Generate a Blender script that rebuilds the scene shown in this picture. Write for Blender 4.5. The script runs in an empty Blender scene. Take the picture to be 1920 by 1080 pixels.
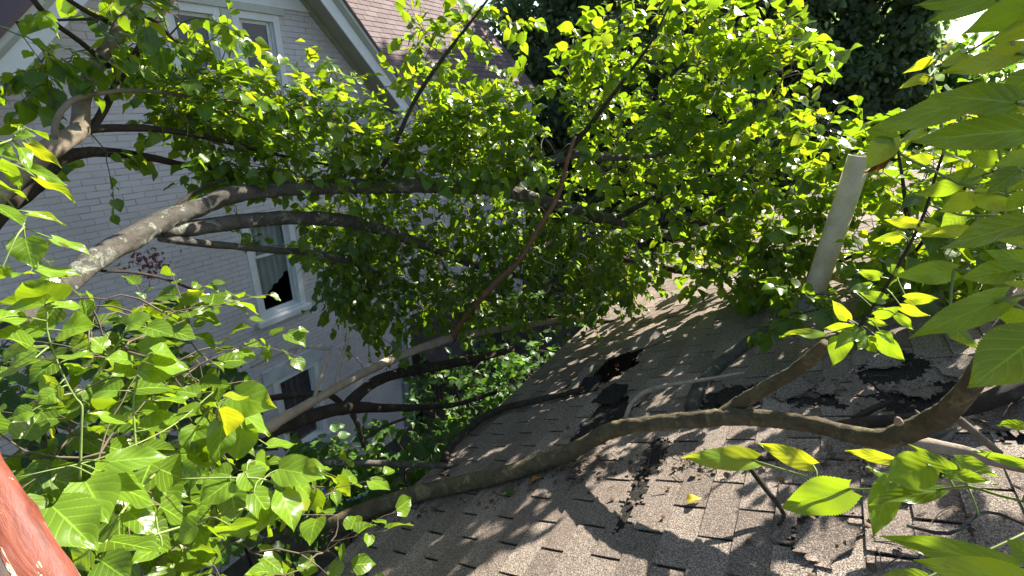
import bpy, math, random
import numpy as np
from mathutils import Vector, Matrix, noise as mnoise

# ------------------------------------------------------------------ scene, camera, light
SC = bpy.context.scene
COL = SC.collection
RNG = np.random.default_rng(11)
random.seed(5)

F_PX, CX, CY = 862.05, 960.0, 540.0
PITCH, ROLL, YAW = math.radians(24.215), math.radians(2.583), math.radians(-31.674)


def cam_axes():
    fw = np.array([math.sin(YAW) * math.cos(PITCH), math.cos(YAW) * math.cos(PITCH), -math.sin(PITCH)])
    ri = np.array([math.cos(YAW), -math.sin(YAW), 0.0])
    up = np.cross(ri, fw)
    r2 = ri * math.cos(ROLL) + up * math.sin(ROLL)
    u2 = np.cross(r2, fw)
    return np.column_stack([r2, u2, -fw])


R = cam_axes()
cam_data = bpy.data.cameras.new('camera')
cam = bpy.data.objects.new('camera', cam_data)
COL.objects.link(cam)
cam.matrix_world = Matrix([list(R[0]) + [0], list(R[1]) + [0], list(R[2]) + [0], [0, 0, 0, 1]])
cam_data.sensor_fit = 'HORIZONTAL'
cam_data.sensor_width = 36.0
cam_data.lens = F_PX / 1920.0 * 36.0
cam_data.clip_start = 0.02
cam_data.clip_end = 600.0
SC.camera = cam

SUN = np.array([0.17, 0.756, 0.63])
SUN = SUN / np.linalg.norm(SUN)
world = bpy.data.worlds.new('World')
SC.world = world
world.use_nodes = True
wt = world.node_tree
for n in list(wt.nodes):
    wt.nodes.remove(n)
wo = wt.nodes.new('ShaderNodeOutputWorld')
wb = wt.nodes.new('ShaderNodeBackground')
ws = wt.nodes.new('ShaderNodeTexSky')
ws.sky_type = 'NISHITA'
ws.sun_disc = False
ws.sun_elevation = math.asin(SUN[2])
ws.sun_rotation = math.atan2(SUN[0], SUN[1])
ws.air_density = 1.0
ws.dust_density = 1.5
wb.inputs[1].default_value = 0.068
wt.links.new(ws.outputs[0], wb.inputs[0])
wt.links.new(wb.outputs[0], wo.inputs[0])

sd = bpy.data.lights.new('sun', 'SUN')
sd.energy = 5.0
sd.angle = math.radians(0.5)
sd.color = (1.0, 0.93, 0.82)
so = bpy.data.objects.new('sun', sd)
COL.objects.link(so)
so.rotation_euler = Vector(SUN).to_track_quat('Z', 'Y').to_euler()

SC.view_settings.view_transform = 'Standard'
SC.view_settings.look = 'None'
SC.view_settings.exposure = 1.72
SC.view_settings.gamma = 1.0
SC.cycles.max_bounces = 7
SC.cycles.diffuse_bounces = 3
SC.cycles.transmission_bounces = 6
SC.cycles.sample_clamp_indirect = 6.0


# ------------------------------------------------------------------ geometry helpers
def nrm(v):
    v = np.asarray(v, float)
    return v / (np.linalg.norm(v) + 1e-12)


def ray(px, py):
    return R @ np.array([px - CX, -(py - CY), -F_PX])


def at(px, py, r):
    return nrm(ray(px, py)) * r


def px_size(p):
    """metres per photo pixel for a round thing at p (wide lens: things near the corners stretch)"""
    p = np.asarray(p)
    r = np.linalg.norm(p)
    c = max(.3, -(R.T @ p)[2] / r)
    return r * c ** 1.45 / F_PX


RS = math.radians(30.0)
RN = np.array([-math.sin(RS), 0, math.cos(RS)])
RT = np.array([math.cos(RS), 0, math.sin(RS)])
RH = 1.30


def on_roof(px, py, off=0.0):
    r = ray(px, py)
    return r * (-(RH - off) / (RN @ r))


def roof_pt(t, y, off=0.0):
    return RT * t + np.array([0, y, 0]) + RN * (off - RH)


def px_ty(px, py):
    a = on_roof(px, py)
    return (a @ RT, a[1])


def on_x(px, py, D):
    r = ray(px, py)
    return r * (-D / r[0])


def new_obj(name, me, parent=None, mat=None):
    o = bpy.data.objects.new(name, me)
    COL.objects.link(o)
    if mat is not None:
        me.materials.append(mat)
    if parent is not None:
        o.parent = parent
    return o


def tag(o, label=None, cat=None, group=None, kind=None):
    if label:
        o['label'] = label
    if cat:
        o['category'] = cat
    if group:
        o['group'] = group
    if kind:
        o['kind'] = kind
    return o


def empty(name, label, cat, group=None):
    o = bpy.data.objects.new(name, None)
    COL.objects.link(o)
    o.empty_display_size = 0.1
    return tag(o, label, cat, group)


class MB:
    """collects vertices and faces for one mesh"""
    def __init__(self):
        self.v, self.f, self.n = [], [], 0
        self.fr = []

    def add(self, vs, fs, rnd=0.0):
        b = self.n
        self.v.extend([tuple(map(float, p)) for p in vs])
        self.f.extend([tuple(i + b for i in f) for f in fs])
        self.fr.extend([rnd] * len(fs))
        self.n += len(vs)

    def box(self, lo, hi, rnd=0.0):
        x0, y0, z0 = lo
        x1, y1, z1 = hi
        v = [(x0, y0, z0), (x1, y0, z0), (x1, y1, z0), (x0, y1, z0), (x0, y0, z1), (x1, y0, z1), (x1, y1, z1), (x0, y1, z1)]
        self.add(v, [(3, 2, 1, 0), (4, 5, 6, 7), (0, 1, 5, 4), (1, 2, 6, 5), (2, 3, 7, 6), (3, 0, 4, 7)], rnd)

    def obox(self, c, ax, ay, az, rnd=0.0):
        """box from centre and three half axes"""
        c, ax, ay, az = map(np.asarray, (c, ax, ay, az))
        v = [c + sx * ax + sy * ay + sz * az for sz in (-1, 1) for sx, sy in ((-1, -1), (1, -1), (1, 1), (-1, 1))]
        self.add(v, [(3, 2, 1, 0), (4, 5, 6, 7), (0, 1, 5, 4), (1, 2, 6, 5), (2, 3, 7, 6), (3, 0, 4, 7)], rnd)

    def prism(self, poly, d, rnd=0.0):
        """extrude polygon (list of 3-D points) along d"""
        n = len(poly)
        d = np.asarray(d)
        vs = [np.asarray(p) for p in poly] + [np.asarray(p) + d for p in poly]
        fs = [tuple(range(n - 1, -1, -1)), tuple(range(n, 2 * n))] + [(i, (i + 1) % n, n + (i + 1) % n, n + i) for i in range(n)]
        self.add(vs, fs, rnd)

    def tube(self, pts, rad, sides=8, wob=0.0, cap=True):
        pts = np.asarray(pts, float)
        rad = np.asarray(rad, float)
        n = len(pts)
        tan = np.gradient(pts, axis=0)
        tan /= (np.linalg.norm(tan, axis=1)[:, None] + 1e-9)
        ref = np.array([0, 0, 1.0]) if abs(tan[0][2]) < .9 else np.array([1.0, 0, 0])
        vs = []
        u = nrm(np.cross(tan[0], ref))
        ang = np.arange(sides) * 2 * math.pi / sides
        ph = RNG.uniform(0, 6.28, 4)
        for i in range(n):
            u = nrm(u - tan[i] * (u @ tan[i]))
            w = np.cross(tan[i], u)
            rr = np.full(sides, rad[i])
            if wob:
                rr = rr * (1 + wob * (np.sin(2 * ang + ph[0] + i * .05) * .3 + np.sin(3 * ang + ph[1] - i * .04) * .2)
                           + wob * RNG.normal(0, .10, sides))
                if sides >= 10:
                    for j in range(sides):
                        q = pts[i] + math.cos(ang[j]) * rad[i] * u + math.sin(ang[j]) * rad[i] * w
                        rr[j] += rad[i] * (2.2 * wob * mnoise.noise(Vector(q * (1.1 / max(rad[i], .02)))) * .55
                                           + wob * mnoise.noise(Vector(q * 60)) * .8) + .0012 * mnoise.noise(Vector(q * 150))
            vs.extend(pts[i] + (np.cos(ang) * rr)[:, None] * u + (np.sin(ang) * rr)[:, None] * w)
        fs = []
        for i in range(n - 1):
            for j in range(sides):
                k = (j + 1) % sides
                fs.append((i * sides + j, i * sides + k, (i + 1) * sides + k, (i + 1) * sides + j))
        if cap:
            fs.append(tuple(range(sides - 1, -1, -1)))
            fs.append(tuple((n - 1) * sides + j for j in range(sides)))
        self.add(vs, fs)

    def build(self, name, mat, parent=None, smooth=False, rnd=False):
        me = bpy.data.meshes.new(name)
        me.from_pydata(self.v, [], self.f)
        if smooth:
            me.polygons.foreach_set('use_smooth', [True] * len(me.polygons))
        if rnd:
            a = me.attributes.new('rnd', 'FLOAT', 'FACE')
            a.data.foreach_set('value', self.fr)
        me.update()
        return new_obj(name, me, parent, mat)


def spline(pts, step=0.05):
    """Catmull-Rom through rows of pts (any columns), resampled by length of the first three"""
    P = np.asarray(pts, float)
    if len(P) < 3:
        n = max(2, int(np.linalg.norm(P[-1][:3] - P[0][:3]) / step) + 1)
        return np.array([P[0] + (P[-1] - P[0]) * k / (n - 1) for k in range(n)])
    Q = np.vstack([2 * P[0] - P[1], P, 2 * P[-1] - P[-2]])
    out = []
    for i in range(1, len(Q) - 2):
        n = max(2, int(np.linalg.norm(Q[i + 1][:3] - Q[i][:3]) / step))
        for k in range(n):
            t = k / n
            out.append(.5 * ((2 * Q[i]) + (-Q[i - 1] + Q[i + 1]) * t + (2 * Q[i - 1] - 5 * Q[i] + 4 * Q[i + 1] - Q[i + 2]) * t * t
                             + (-Q[i - 1] + 3 * Q[i] - 3 * Q[i + 1] + Q[i + 2]) * t ** 3))
    out.append(P[-1])
    return np.array(out)


# ------------------------------------------------------------------ materials
class NT:
    def __init__(self, name):
        self.m = bpy.data.materials.new(name)
        self.m.use_nodes = True
        self.t = self.m.node_tree
        self.b = self.t.nodes['Principled BSDF']
        self.out = self.t.nodes['Material Output']

    def n(self, typ, **kw):
        nd = self.t.nodes.new(typ)
        for k, v in kw.items():
            if k.startswith('i_'):
                key = k[2:]
                key = int(key) if key.isdigit() else key.replace('_', ' ')
                nd.inputs[key].default_value = v
            else:
                setattr(nd, k, v)
        return nd

    def l(self, a, b):
        self.t.links.new(a, b)

    def ramp(self, fac, stops):
        r = self.n('ShaderNodeValToRGB')
        cr = r.color_ramp
        while len(cr.elements) < len(stops):
            cr.elements.new(.5)
        for e, (p, c) in zip(cr.elements, stops):
            e.position = p
            e.color = (*c, 1) if len(c) == 3 else c
        self.l(fac, r.inputs[0])
        return r.outputs[0]

    def noise(self, scale, detail=4, rough=.6, vec=None, dist=0.0):
        nd = self.n('ShaderNodeTexNoise')
        nd.inputs['Scale'].default_value = scale
        nd.inputs['Detail'].default_value = detail
        nd.inputs['Roughness'].default_value = rough
        nd.inputs['Distortion'].default_value = dist
        if vec is not None:
            self.l(vec, nd.inputs['Vector'])
        return nd

    def obj(self):
        return self.n('ShaderNodeTexCoord').outputs['Object']

    def mix(self, fac, a, b, mode='MIX'):
        nd = self.n('ShaderNodeMix', data_type='RGBA', blend_type=mode)
        for s, v in ((nd.inputs[0], fac), (nd.inputs[6], a), (nd.inputs[7], b)):
            if hasattr(v, 'is_linked'):
                self.l(v, s)
            elif isinstance(v, (int, float)):
                s.default_value = v
            else:
                s.default_value = (*v, 1)
        return nd.outputs[2]

    def math(self, op, a, b=None, c=None):
        nd = self.n('ShaderNodeMath', operation=op)
        for i, v in enumerate((a, b, c)):
            if v is None:
                continue
            if hasattr(v, 'is_linked'):
                self.l(v, nd.inputs[i])
            else:
                nd.inputs[i].default_value = v
        return nd.outputs[0]

    def bump(self, h, strength=.5, dist=.01):
        nd = self.n('ShaderNodeBump')
        nd.inputs['Strength'].default_value = strength
        nd.inputs['Distance'].default_value = dist
        self.l(h, nd.inputs['Height'])
        self.l(nd.outputs[0], self.b.inputs['Normal'])
        return nd.outputs[0]

    def set(self, col=None, rough=None, spec=None, metal=None):
        if col is not None:
            if hasattr(col, 'is_linked'):
                self.l(col, self.b.inputs['Base Color'])
            else:
                self.b.inputs['Base Color'].default_value = (*col, 1)
        if rough is not None:
            if hasattr(rough, 'is_linked'):
                self.l(rough, self.b.inputs['Roughness'])
            else:
                self.b.inputs['Roughness'].default_value = rough
        if spec is not None:
            self.b.inputs['Specular IOR Level'].default_value = spec
        return self.m


def simple(name, col, rough=.6, var=.15, scale=8, bump=.0, spec=.4):
    k = NT(name)
    nz = k.noise(scale, 6, .6, k.obj())
    lo = tuple(c * (1 - var) for c in col)
    hi = tuple(min(1, c * (1 + var)) for c in col)
    c = k.ramp(nz.outputs[0], [(.3, lo), (.7, hi)])
    if bump:
        k.bump(k.noise(scale * 5, 6, .7, k.obj()).outputs[0], bump, .01)
    return k.set(c, rough, spec)


def leaf_mat(name, top, trans, tfac=.5, rough=.36, yellow=.25):
    k = NT(name)
    at_ = k.n('ShaderNodeAttribute', attribute_name='rnd')
    r = at_.outputs['Fac']
    uv = k.n('ShaderNodeUVMap').outputs[0]
    sx = k.n('ShaderNodeSeparateXYZ')
    k.l(uv, sx.inputs[0])
    u, v = sx.outputs[0], sx.outputs[1]
    av = k.math('ABSOLUTE', v)
    # midrib and side veins
    mid = k.math('LESS_THAN', av, .035)
    ph = k.math('FRACT', k.math('MULTIPLY', k.math('SUBTRACT', u, k.math('MULTIPLY', av, .36)), 5.5))
    sv = k.math('LESS_THAN', k.math('ABSOLUTE', k.math('SUBTRACT', ph, .5)), .05)
    vein = k.math('MAXIMUM', mid, k.math('MULTIPLY', sv, .65))
    blotch = k.noise(60, 3, .6, k.obj()).outputs[0]
    dark = tuple(c * .55 for c in top)
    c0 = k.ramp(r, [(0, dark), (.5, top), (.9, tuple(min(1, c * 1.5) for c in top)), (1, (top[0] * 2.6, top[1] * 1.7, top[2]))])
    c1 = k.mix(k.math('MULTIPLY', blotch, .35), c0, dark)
    spot = k.ramp(k.noise(26, 2, .4, k.obj()).outputs[0], [(.735, (0, 0, 0)), (.75, (1, 1, 1))])
    c1 = k.mix(spot, c1, (.10, .06, .02))
    col = k.mix(k.math('MULTIPLY', vein, .8), c1, tuple(min(1, c * 2.6) for c in top))
    t0 = k.ramp(r, [(0, tuple(c * .62 for c in trans)), (.55, trans), (1, (min(1, trans[0] * (1 + yellow * 2)), trans[1] * 1.05, trans[2]))])
    tcol = k.mix(k.math('MULTIPLY', vein, .6), t0, tuple(c * .55 for c in trans))
    geo = k.n('ShaderNodeNewGeometry')
    k.set(col, None, .5)
    rr = k.math('ADD', k.math('MULTIPLY', geo.outputs['Backfacing'], .25), k.math('MULTIPLY_ADD', blotch, .14, rough - .07))
    k.l(rr, k.b.inputs['Roughness'])
    h = k.math('ADD', k.math('MULTIPLY', k.math('ABSOLUTE', k.math('SUBTRACT', ph, .5)), .45), k.math('MULTIPLY', blotch, .4))
    nb = k.bump(h, .4, .003)
    tr = k.n('ShaderNodeBsdfTranslucent')
    k.l(tcol, tr.inputs[0])
    k.l(nb, tr.inputs[1])
    mx = k.n('ShaderNodeMixShader')
    mx.inputs[0].default_value = tfac
    k.l(k.b.outputs[0], mx.inputs[1])
    k.l(tr.outputs[0], mx.inputs[2])
    k.l(mx.outputs[0], k.out.inputs[0])
    return k.m


M = {}
M['leaf'] = leaf_mat('leaf_green', (.075, .15, .018), (.34, .54, .013), .48, .3)
M['leaf_near'] = leaf_mat('leaf_near', (.125, .22, .02), (.38, .56, .014), .45, .26)
M['leaf_shrub'] = leaf_mat('leaf_shrub', (.05, .12, .022), (.2, .42, .03), .42, .4)
M['leaf_dark'] = leaf_mat('leaf_far', (.085, .12, .07), (.34, .50, .18), .6, .45)
M['leaf_dead'] = leaf_mat('leaf_dead', (.06, .03, .015), (.12, .04, .01), .3, .6)
M['litter'] = leaf_mat('leaf_litter', (.10, .065, .035), (.12, .07, .02), .2, .7)
M['leaf_fallen'] = leaf_mat('leaf_fallen', (.45, .40, .03), (.5, .45, .02), .3, .5)
M['leaf_orange'] = leaf_mat('leaf_orange', (.42, .20, .02), (.5, .25, .02), .3, .5)


def bark_mat(name, a, b, lich, lfac=.5, lscale=6.0, bumps=.8):
    k = NT(name)
    o = k.obj()
    mp = k.n('ShaderNodeMapping')
    k.l(o, mp.inputs[0])
    n1 = k.noise(14, 8, .7, mp.outputs[0], .6)
    n2 = k.noise(130, 6, .8, mp.outputs[0], .8)
    c = k.ramp(n1.outputs[0], [(.3, a), (.7, b)])
    c = k.mix(k.math('MULTIPLY', n2.outputs[0], .6), c, tuple(x * .35 for x in a))
    n3 = k.noise(lscale, 5, .65, mp.outputs[0], .8)
    lm = k.ramp(n3.outputs[0], [(.56, (0, 0, 0)), (.62, (1, 1, 1))])
    n4 = k.noise(60, 3, .6, mp.outputs[0])
    lm2 = k.math('MULTIPLY', k.math('MULTIPLY', lm, lfac), k.ramp(n4.outputs[0], [(.35, (.2, .2, .2)), (.6, (1, 1, 1))]))
    c = k.mix(lm2, c, lich)
    h = k.math('ADD', k.math('MULTIPLY', n1.outputs[0], .7), k.math('MULTIPLY', n2.outputs[0], .6))
    k.bump(h, min(1, bumps * 1.2), .02)
    return k.set(c, .85, .25)


M['bark'] = bark_mat('bark_lichen', (.075, .066, .052), (.23, .21, .18), (.40, .43, .34), .85, 11.0)
M['bark_pale'] = bark_mat('bark_pale', (.20, .16, .11), (.36, .30, .22), (.36, .36, .28), .4, 9.0, .6)
M['bark_dead'] = bark_mat('bare_dead_wood', (.42, .32, .23), (.66, .55, .43), (.30, .20, .12), .35, 10.0, .6)
M['bark_dark'] = bark_mat('bark_dark', (.045, .035, .026), (.12, .095, .07), (.2, .2, .15), .3, 9.0)
M['bark_red'] = bark_mat('bark_reddish', (.22, .105, .06), (.40, .23, .14), (.3, .25, .18), .2, 9.0)
M['bark_moss'] = bark_mat('bark_mossy', (.10, .08, .045), (.30, .24, .135), (.36, .33, .16), .6, 11.0)
M['twig'] = simple('twig_bark', (.11, .085, .055), .8, .35, 30)
M['twig_pale'] = simple('twig_pale', (.34, .29, .22), .8, .3, 30)
M['stem'] = simple('green_stem', (.16, .22, .05), .5, .25, 30)

# painted brick
k = NT('white_painted_brick')
sx = k.n('ShaderNodeSeparateXYZ')
k.l(k.obj(), sx.inputs[0])
cb = k.n('ShaderNodeCombineXYZ')
k.l(sx.outputs[1], cb.inputs[0])
k.l(sx.outputs[2], cb.inputs[1])
dn = k.noise(9, 3, .6, k.obj())
va = k.n('ShaderNodeVectorMath', operation='MULTIPLY_ADD')
k.l(dn.outputs[1], va.inputs[0])
va.inputs[1].default_value = (.018, .014, 0)
k.l(cb.outputs[0], va.inputs[2])
br = k.n('ShaderNodeTexBrick', offset=.5, offset_frequency=2, squash=1.0)
k.l(va.outputs[0], br.inputs['Vector'])
for nm, vv in (('Scale', 1.0), ('Brick Width', .222), ('Row Height', .0745), ('Mortar Size', .0055), ('Mortar Smooth', .35), ('Bias', 0.0)):
    br.inputs[nm].default_value = vv
br.inputs['Color1'].default_value = (.56, .545, .56, 1)
br.inputs['Color2'].default_value = (.51, .50, .51, 1)
br.inputs['Mortar'].default_value = (.2, .2, .2, 1)
lf = k.noise(5, 5, .6, k.obj())
mort_open = k.ramp(lf.outputs[0], [(.40, (.50, .49, .50)), (.62, (.29, .285, .28))])  # joints darkened for paint pores and for the shade in their recess
mc = k.mix(br.outputs['Fac'], br.outputs['Color'], mort_open)
dirt = k.noise(1.1, 6, .65, k.obj())
mc = k.mix(k.ramp(dirt.outputs[0], [(.45, (0, 0, 0)), (.75, (.5, .5, .5))]), mc, (.36, .345, .335))
# worn spot where red brick shows through the paint
ds = k.n('ShaderNodeVectorMath', operation='DISTANCE')
k.l(k.obj(), ds.inputs[0])
pz = on_x(285, 500, 6.8)
ds.inputs[1].default_value = tuple(pz)
pn = k.noise(17, 5, .7, k.obj())
pk = k.math('GREATER_THAN', k.math('SUBTRACT', pn.outputs[0], k.math('MULTIPLY', ds.outputs['Value'], .42)), .47)
pcol = k.mix(k.noise(40, 3, .5, k.obj()).outputs[0], (.03, .02, .02), (.20, .05, .04))
mc = k.mix(pk, mc, pcol)
fine = k.noise(60, 5, .7, k.obj())
hh = k.math('ADD', k.math('MULTIPLY', br.outputs['Fac'], -1.0), k.math('MULTIPLY', fine.outputs[0], .25))
k.bump(hh, .7, .008)
M['brick'] = k.set(mc, .6, .35)

M['white'] = simple('white_trim_paint', (.62, .66, .66), .5, .08, 4, .15)
M['trim_green'] = simple('pale_green_grey_trim', (.42, .45, .40), .5, .08, 4, .15)
M['soffit'] = simple('sunlit_soffit_board', (.74, .68, .59), .8, .12, 6, .5)  # coloured bright to stand in for the sun on the left rake
M['soffit_shaded'] = simple('shaded_soffit_board', (.30, .30, .22), .7, .1, 5, .2)  # soffit boards coloured dim for the shade on the right rake and eave
M['stone'] = simple('grey_stone_lintel', (.42, .47, .50), .8, .12, 10, .4)
M['dark'] = simple('dark_room', (.012, .010, .010), .9, .2, 3)  # near-black lining stands in for the unlit rooms
M['curtain_white'] = simple('white_curtain_cloth', (.62, .66, .66), .9, .06, 6)
M['curtain_mauve'] = simple('mauve_curtain_cloth', (.26, .20, .24), .9, .2, 8)
M['screen'] = simple('dark_window_screen', (.06, .07, .085), .35, .2, 40, 0, .6)
M['porch'] = simple('dark_brown_board', (.035, .028, .028), .8, .3, 6, .3)

k = NT('window_glass')
k.b.inputs['Transmission Weight'].default_value = 1.0
k.b.inputs['IOR'].default_value = 1.45
k.b.inputs['Roughness'].default_value = .02
k.b.inputs['Base Color'].default_value = (.85, .9, .9, 1)
M['glass'] = k.m

# dark stained felt under the shingles
k = NT('torn_black_felt')
n1 = k.noise(160, 4, .8, k.obj())
n2 = k.noise(12, 5, .6, k.obj())
c = k.ramp(n1.outputs[0], [(.42, (.016, .015, .014)), (.58, (.045, .042, .038)), (.72, (.22, .19, .165))])
k.bump(k.math('ADD', n1.outputs[0], n2.outputs[0]), .8, .01)
M['felt'] = k.set(c, .9, .15)


def shingle_mat(name, a, b, speck=True):
    k = NT(name)
    o = k.obj()
    r = k.n('ShaderNodeAttribute', attribute_name='rnd').outputs['Fac']
    c = k.ramp(r, [(0, a), (1, b)])
    if speck:
        g = k.noise(330, 2, .7, o)
        g2 = k.noise(150, 2, .6, o)
        gs = k.math('ADD', k.math('MULTIPLY', g.outputs[0], .65), k.math('MULTIPLY', g2.outputs[0], .35))
        c = k.mix(k.ramp(gs, [(.44, (1, 1, 1)), (.56, (0, 0, 0))]), c, tuple(x * .34 for x in a))
        c = k.mix(k.ramp(gs, [(.55, (0, 0, 0)), (.68, (1, 1, 1))]), c, (.62, .55, .46))
        st = k.noise(3.2, 6, .65, o)
        c = k.mix(k.ramp(st.outputs[0], [(.52, (0, 0, 0)), (.75, (.5, .5, .5))]), c, tuple(x * .45 for x in a))
        st2 = k.noise(1.7, 4, .6, o)
        c = k.mix(k.ramp(st2.outputs[0], [(.55, (0, 0, 0)), (.8, (.4, .4, .4))]), c, (.34, .22, .17))
        k.bump(gs, .9, .006)
    else:
        g = k.noise(30, 4, .7, o)
        c = k.mix(k.math('MULTIPLY', g.outputs[0], .5), c, tuple(x * .5 for x in a))
        k.bump(g.outputs[0], .4, .01)
    return k.set(c, .85, .3)


M['shingle'] = shingle_mat('weathered_asphalt_shingle', (.235, .185, .15), (.475, .39, .32))
M['pink_shingle'] = shingle_mat('pinkish_brown_shingle', (.15, .11, .108), (.22, .165, .16), False)

# pvc pipe
k = NT('grey_pvc_pipe')
n = k.noise(7, 6, .7, k.obj())
n2 = k.noise(40, 5, .7, k.obj())
c = k.ramp(n.outputs[0], [(.35, (.50, .41, .28)), (.65, (.70, .59, .43))])
c = k.mix(k.ramp(n2.outputs[0], [(.6, (0, 0, 0)), (.75, (.6, .6, .6))]), c, (.2, .18, .15))
M['pvc'] = k.set(c, .55, .4)

# peeling red paint
k = NT('peeling_red_paint')
o = k.obj()
mp = k.n('ShaderNodeMapping')
mp.inputs['Scale'].default_value = (1, 1, .22)
k.l(o, mp.inputs[0])
n1 = k.noise(70, 6, .65, mp.outputs[0], .5)
n2 = k.noise(48, 5, .6, mp.outputs[0], .6)
n3 = k.noise(120, 5, .7, mp.outputs[0])
c = k.ramp(n1.outputs[0], [(.3, (.06, .014, .01)), (.5, (.155, .036, .018)), (.72, (.22, .062, .032))])
c = k.mix(k.ramp(n3.outputs[0], [(.5, (0, 0, 0)), (.75, (.55, .55, .55))]), c, (.22, .10, .09))
crk = k.ramp(n2.outputs[0], [(.60, (0, 0, 0)), (.615, (1, 1, 1))])
c = k.mix(crk, c, (.10, .075, .06))
edge = k.math('MULTIPLY', k.math('GREATER_THAN', n2.outputs[0], .575), k.math('LESS_THAN', n2.outputs[0], .605))
edge = k.math('MULTIPLY', edge, k.math('GREATER_THAN', n3.outputs[0], .5))
c = k.mix(edge, c, (.5, .40, .27))
h = k.math('SUBTRACT', k.math('MULTIPLY', n1.outputs[0], .4), k.math('MULTIPLY', crk, .8))
k.bump(h, .9, .004)
M['redpaint'] = k.set(c, .55, .4)

M['ground'] = simple('dark_soil_and_litter', (.05, .045, .03), .95, .5, 3, .6)
M['tarp'] = simple('blue_plastic_sheet', (.20, .34, .55), .4, .35, 9, .2)
M['flash'] = simple('lead_flashing', (.25, .26, .25), .5, .2, 10, .2)
M['oldwood'] = simple('grey_rotten_wood', (.22, .19, .15), .9, .35, 25, .8)

# ------------------------------------------------------------------ leaves
SS = np.array([0, .08, .2, .35, .5, .65, .8, .92, 1.0])
WW = np.array([.20, .36, .455, .475, .43, .33, .185, .065, .006])


def leaf_template(ns, nv, teeth=0):
    s = np.linspace(0, 1, ns)
    w = np.interp(s, SS, WW)
    # smooth
    if ns > 10:
        ww = np.interp(np.linspace(0, 1, 200), SS, WW)
        ker = np.ones(15) / 15
        ww = np.convolve(np.pad(ww, 7, mode='edge'), ker, 'valid')
        w = np.interp(s, np.linspace(0, 1, 200), ww)
    if teeth:
        saw = np.where(np.arange(ns) % 2 == 0, 1.0, .935)
        saw[-1] = 1
        w = w * saw
    vv = np.linspace(-1, 1, nv)
    X = np.repeat(s[:, None], nv, 1)
    V = np.repeat(vv[None, :], ns, 0)
    Y = V * w[:, None]
    # heart shaped base: lobes reach back past the petiole
    lob = np.exp(-(X / .10)) * np.abs(V) ** 1.3 * .10
    Xg = X - lob
    f = []
    for i in range(ns - 1):
        for j in range(nv - 1):
            a = i * nv + j
            f.append((a, a + nv, a + nv + 1, a + 1))
    return dict(X=Xg.ravel(), Y=Y.ravel(), S=X.ravel(), V=V.ravel(), F=np.array(f), U=np.column_stack([X.ravel(), V.ravel()]))


LO = leaf_template(6, 3)
MID = leaf_template(9, 5)
HI = leaf_template(57, 9, 1)
FAR = leaf_template(4, 2)


class Leaves:
    def __init__(self, tmpl):
        self.t = tmpl
        self.P, self.D, self.N, self.L, self.Wd, self.fold, self.droop, self.rnd = [], [], [], [], [], [], [], []

    def add(self, p, d, n, L, wd=1.0, fold=.25, droop=.25, rnd=.5):
        self.P.append(p)
        self.D.append(d)
        self.N.append(n)
        self.L.append(L)
        self.Wd.append(wd)
        self.fold.append(fold)
        self.droop.append(droop)
        self.rnd.append(rnd)

    def build(self, name, mat, parent, extra=None):
        t = self.t
        P = np.array(self.P)
        D = np.array(self.D)
        N = np.array(self.N)
        D /= np.linalg.norm(D, axis=1)[:, None] + 1e-9
        B = np.cross(N, D)
        B /= np.linalg.norm(B, axis=1)[:, None] + 1e-9
        N = np.cross(D, B)
        L = np.array(self.L)[:, None]
        wd = np.array(self.Wd)[:, None]
        fo = np.array(self.fold)[:, None]
        dr = np.array(self.droop)[:, None]
        X = t['X'][None]
        Y = t['Y'][None] * wd
        ph = RNG.uniform(0, 6.28, (len(P), 1))
        Z = fo * np.abs(Y) - dr * t['S'][None] ** 2 * .8 + .05 * np.sin(7 * t['S'][None] + ph) * np.abs(t['V'][None]) \
            + .025 * np.sin(4 * t['S'][None] * 3 + ph * 2) * t['V'][None]
        Xc = X * (1 - .12 * dr * t['S'][None])
        V = P[:, None, :] + (Xc * L)[..., None] * D[:, None, :] + (Y * L)[..., None] * B[:, None, :] + (Z * L)[..., None] * N[:, None, :]
        nv = len(t['X'])
        nl = len(P)
        F = (t['F'][None] + (np.arange(nl) * nv)[:, None, None]).reshape(-1, 4)
        V = V.reshape(-1, 3)
        me = bpy.data.meshes.new(name)
        nf = len(F)
        me.vertices.add(len(V))
        me.vertices.foreach_set('co', V.ravel())
        me.loops.add(nf * 4)
        me.loops.foreach_set('vertex_index', F.ravel().astype(np.int32))
        me.polygons.add(nf)
        me.polygons.foreach_set('loop_start', np.arange(0, nf * 4, 4, dtype=np.int32))
        me.polygons.foreach_set('loop_total', np.full(nf, 4, dtype=np.int32))
        me.polygons.foreach_set('use_smooth', np.ones(nf, dtype=bool))
        me.update(calc_edges=True)
        uv = me.uv_layers.new(name='UVMap')
        U = np.tile(t['U'], (nl, 1))[F.ravel()]
        uv.data.foreach_set('uv', U.ravel())
        a = me.attributes.new('rnd', 'FLOAT', 'FACE')
        a.data.foreach_set('value', np.repeat(np.array(self.rnd), len(t['F'])))
        me.validate()
        return new_obj(name, me, parent, mat)


UP = np.array([0, 0, 1.0])


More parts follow.
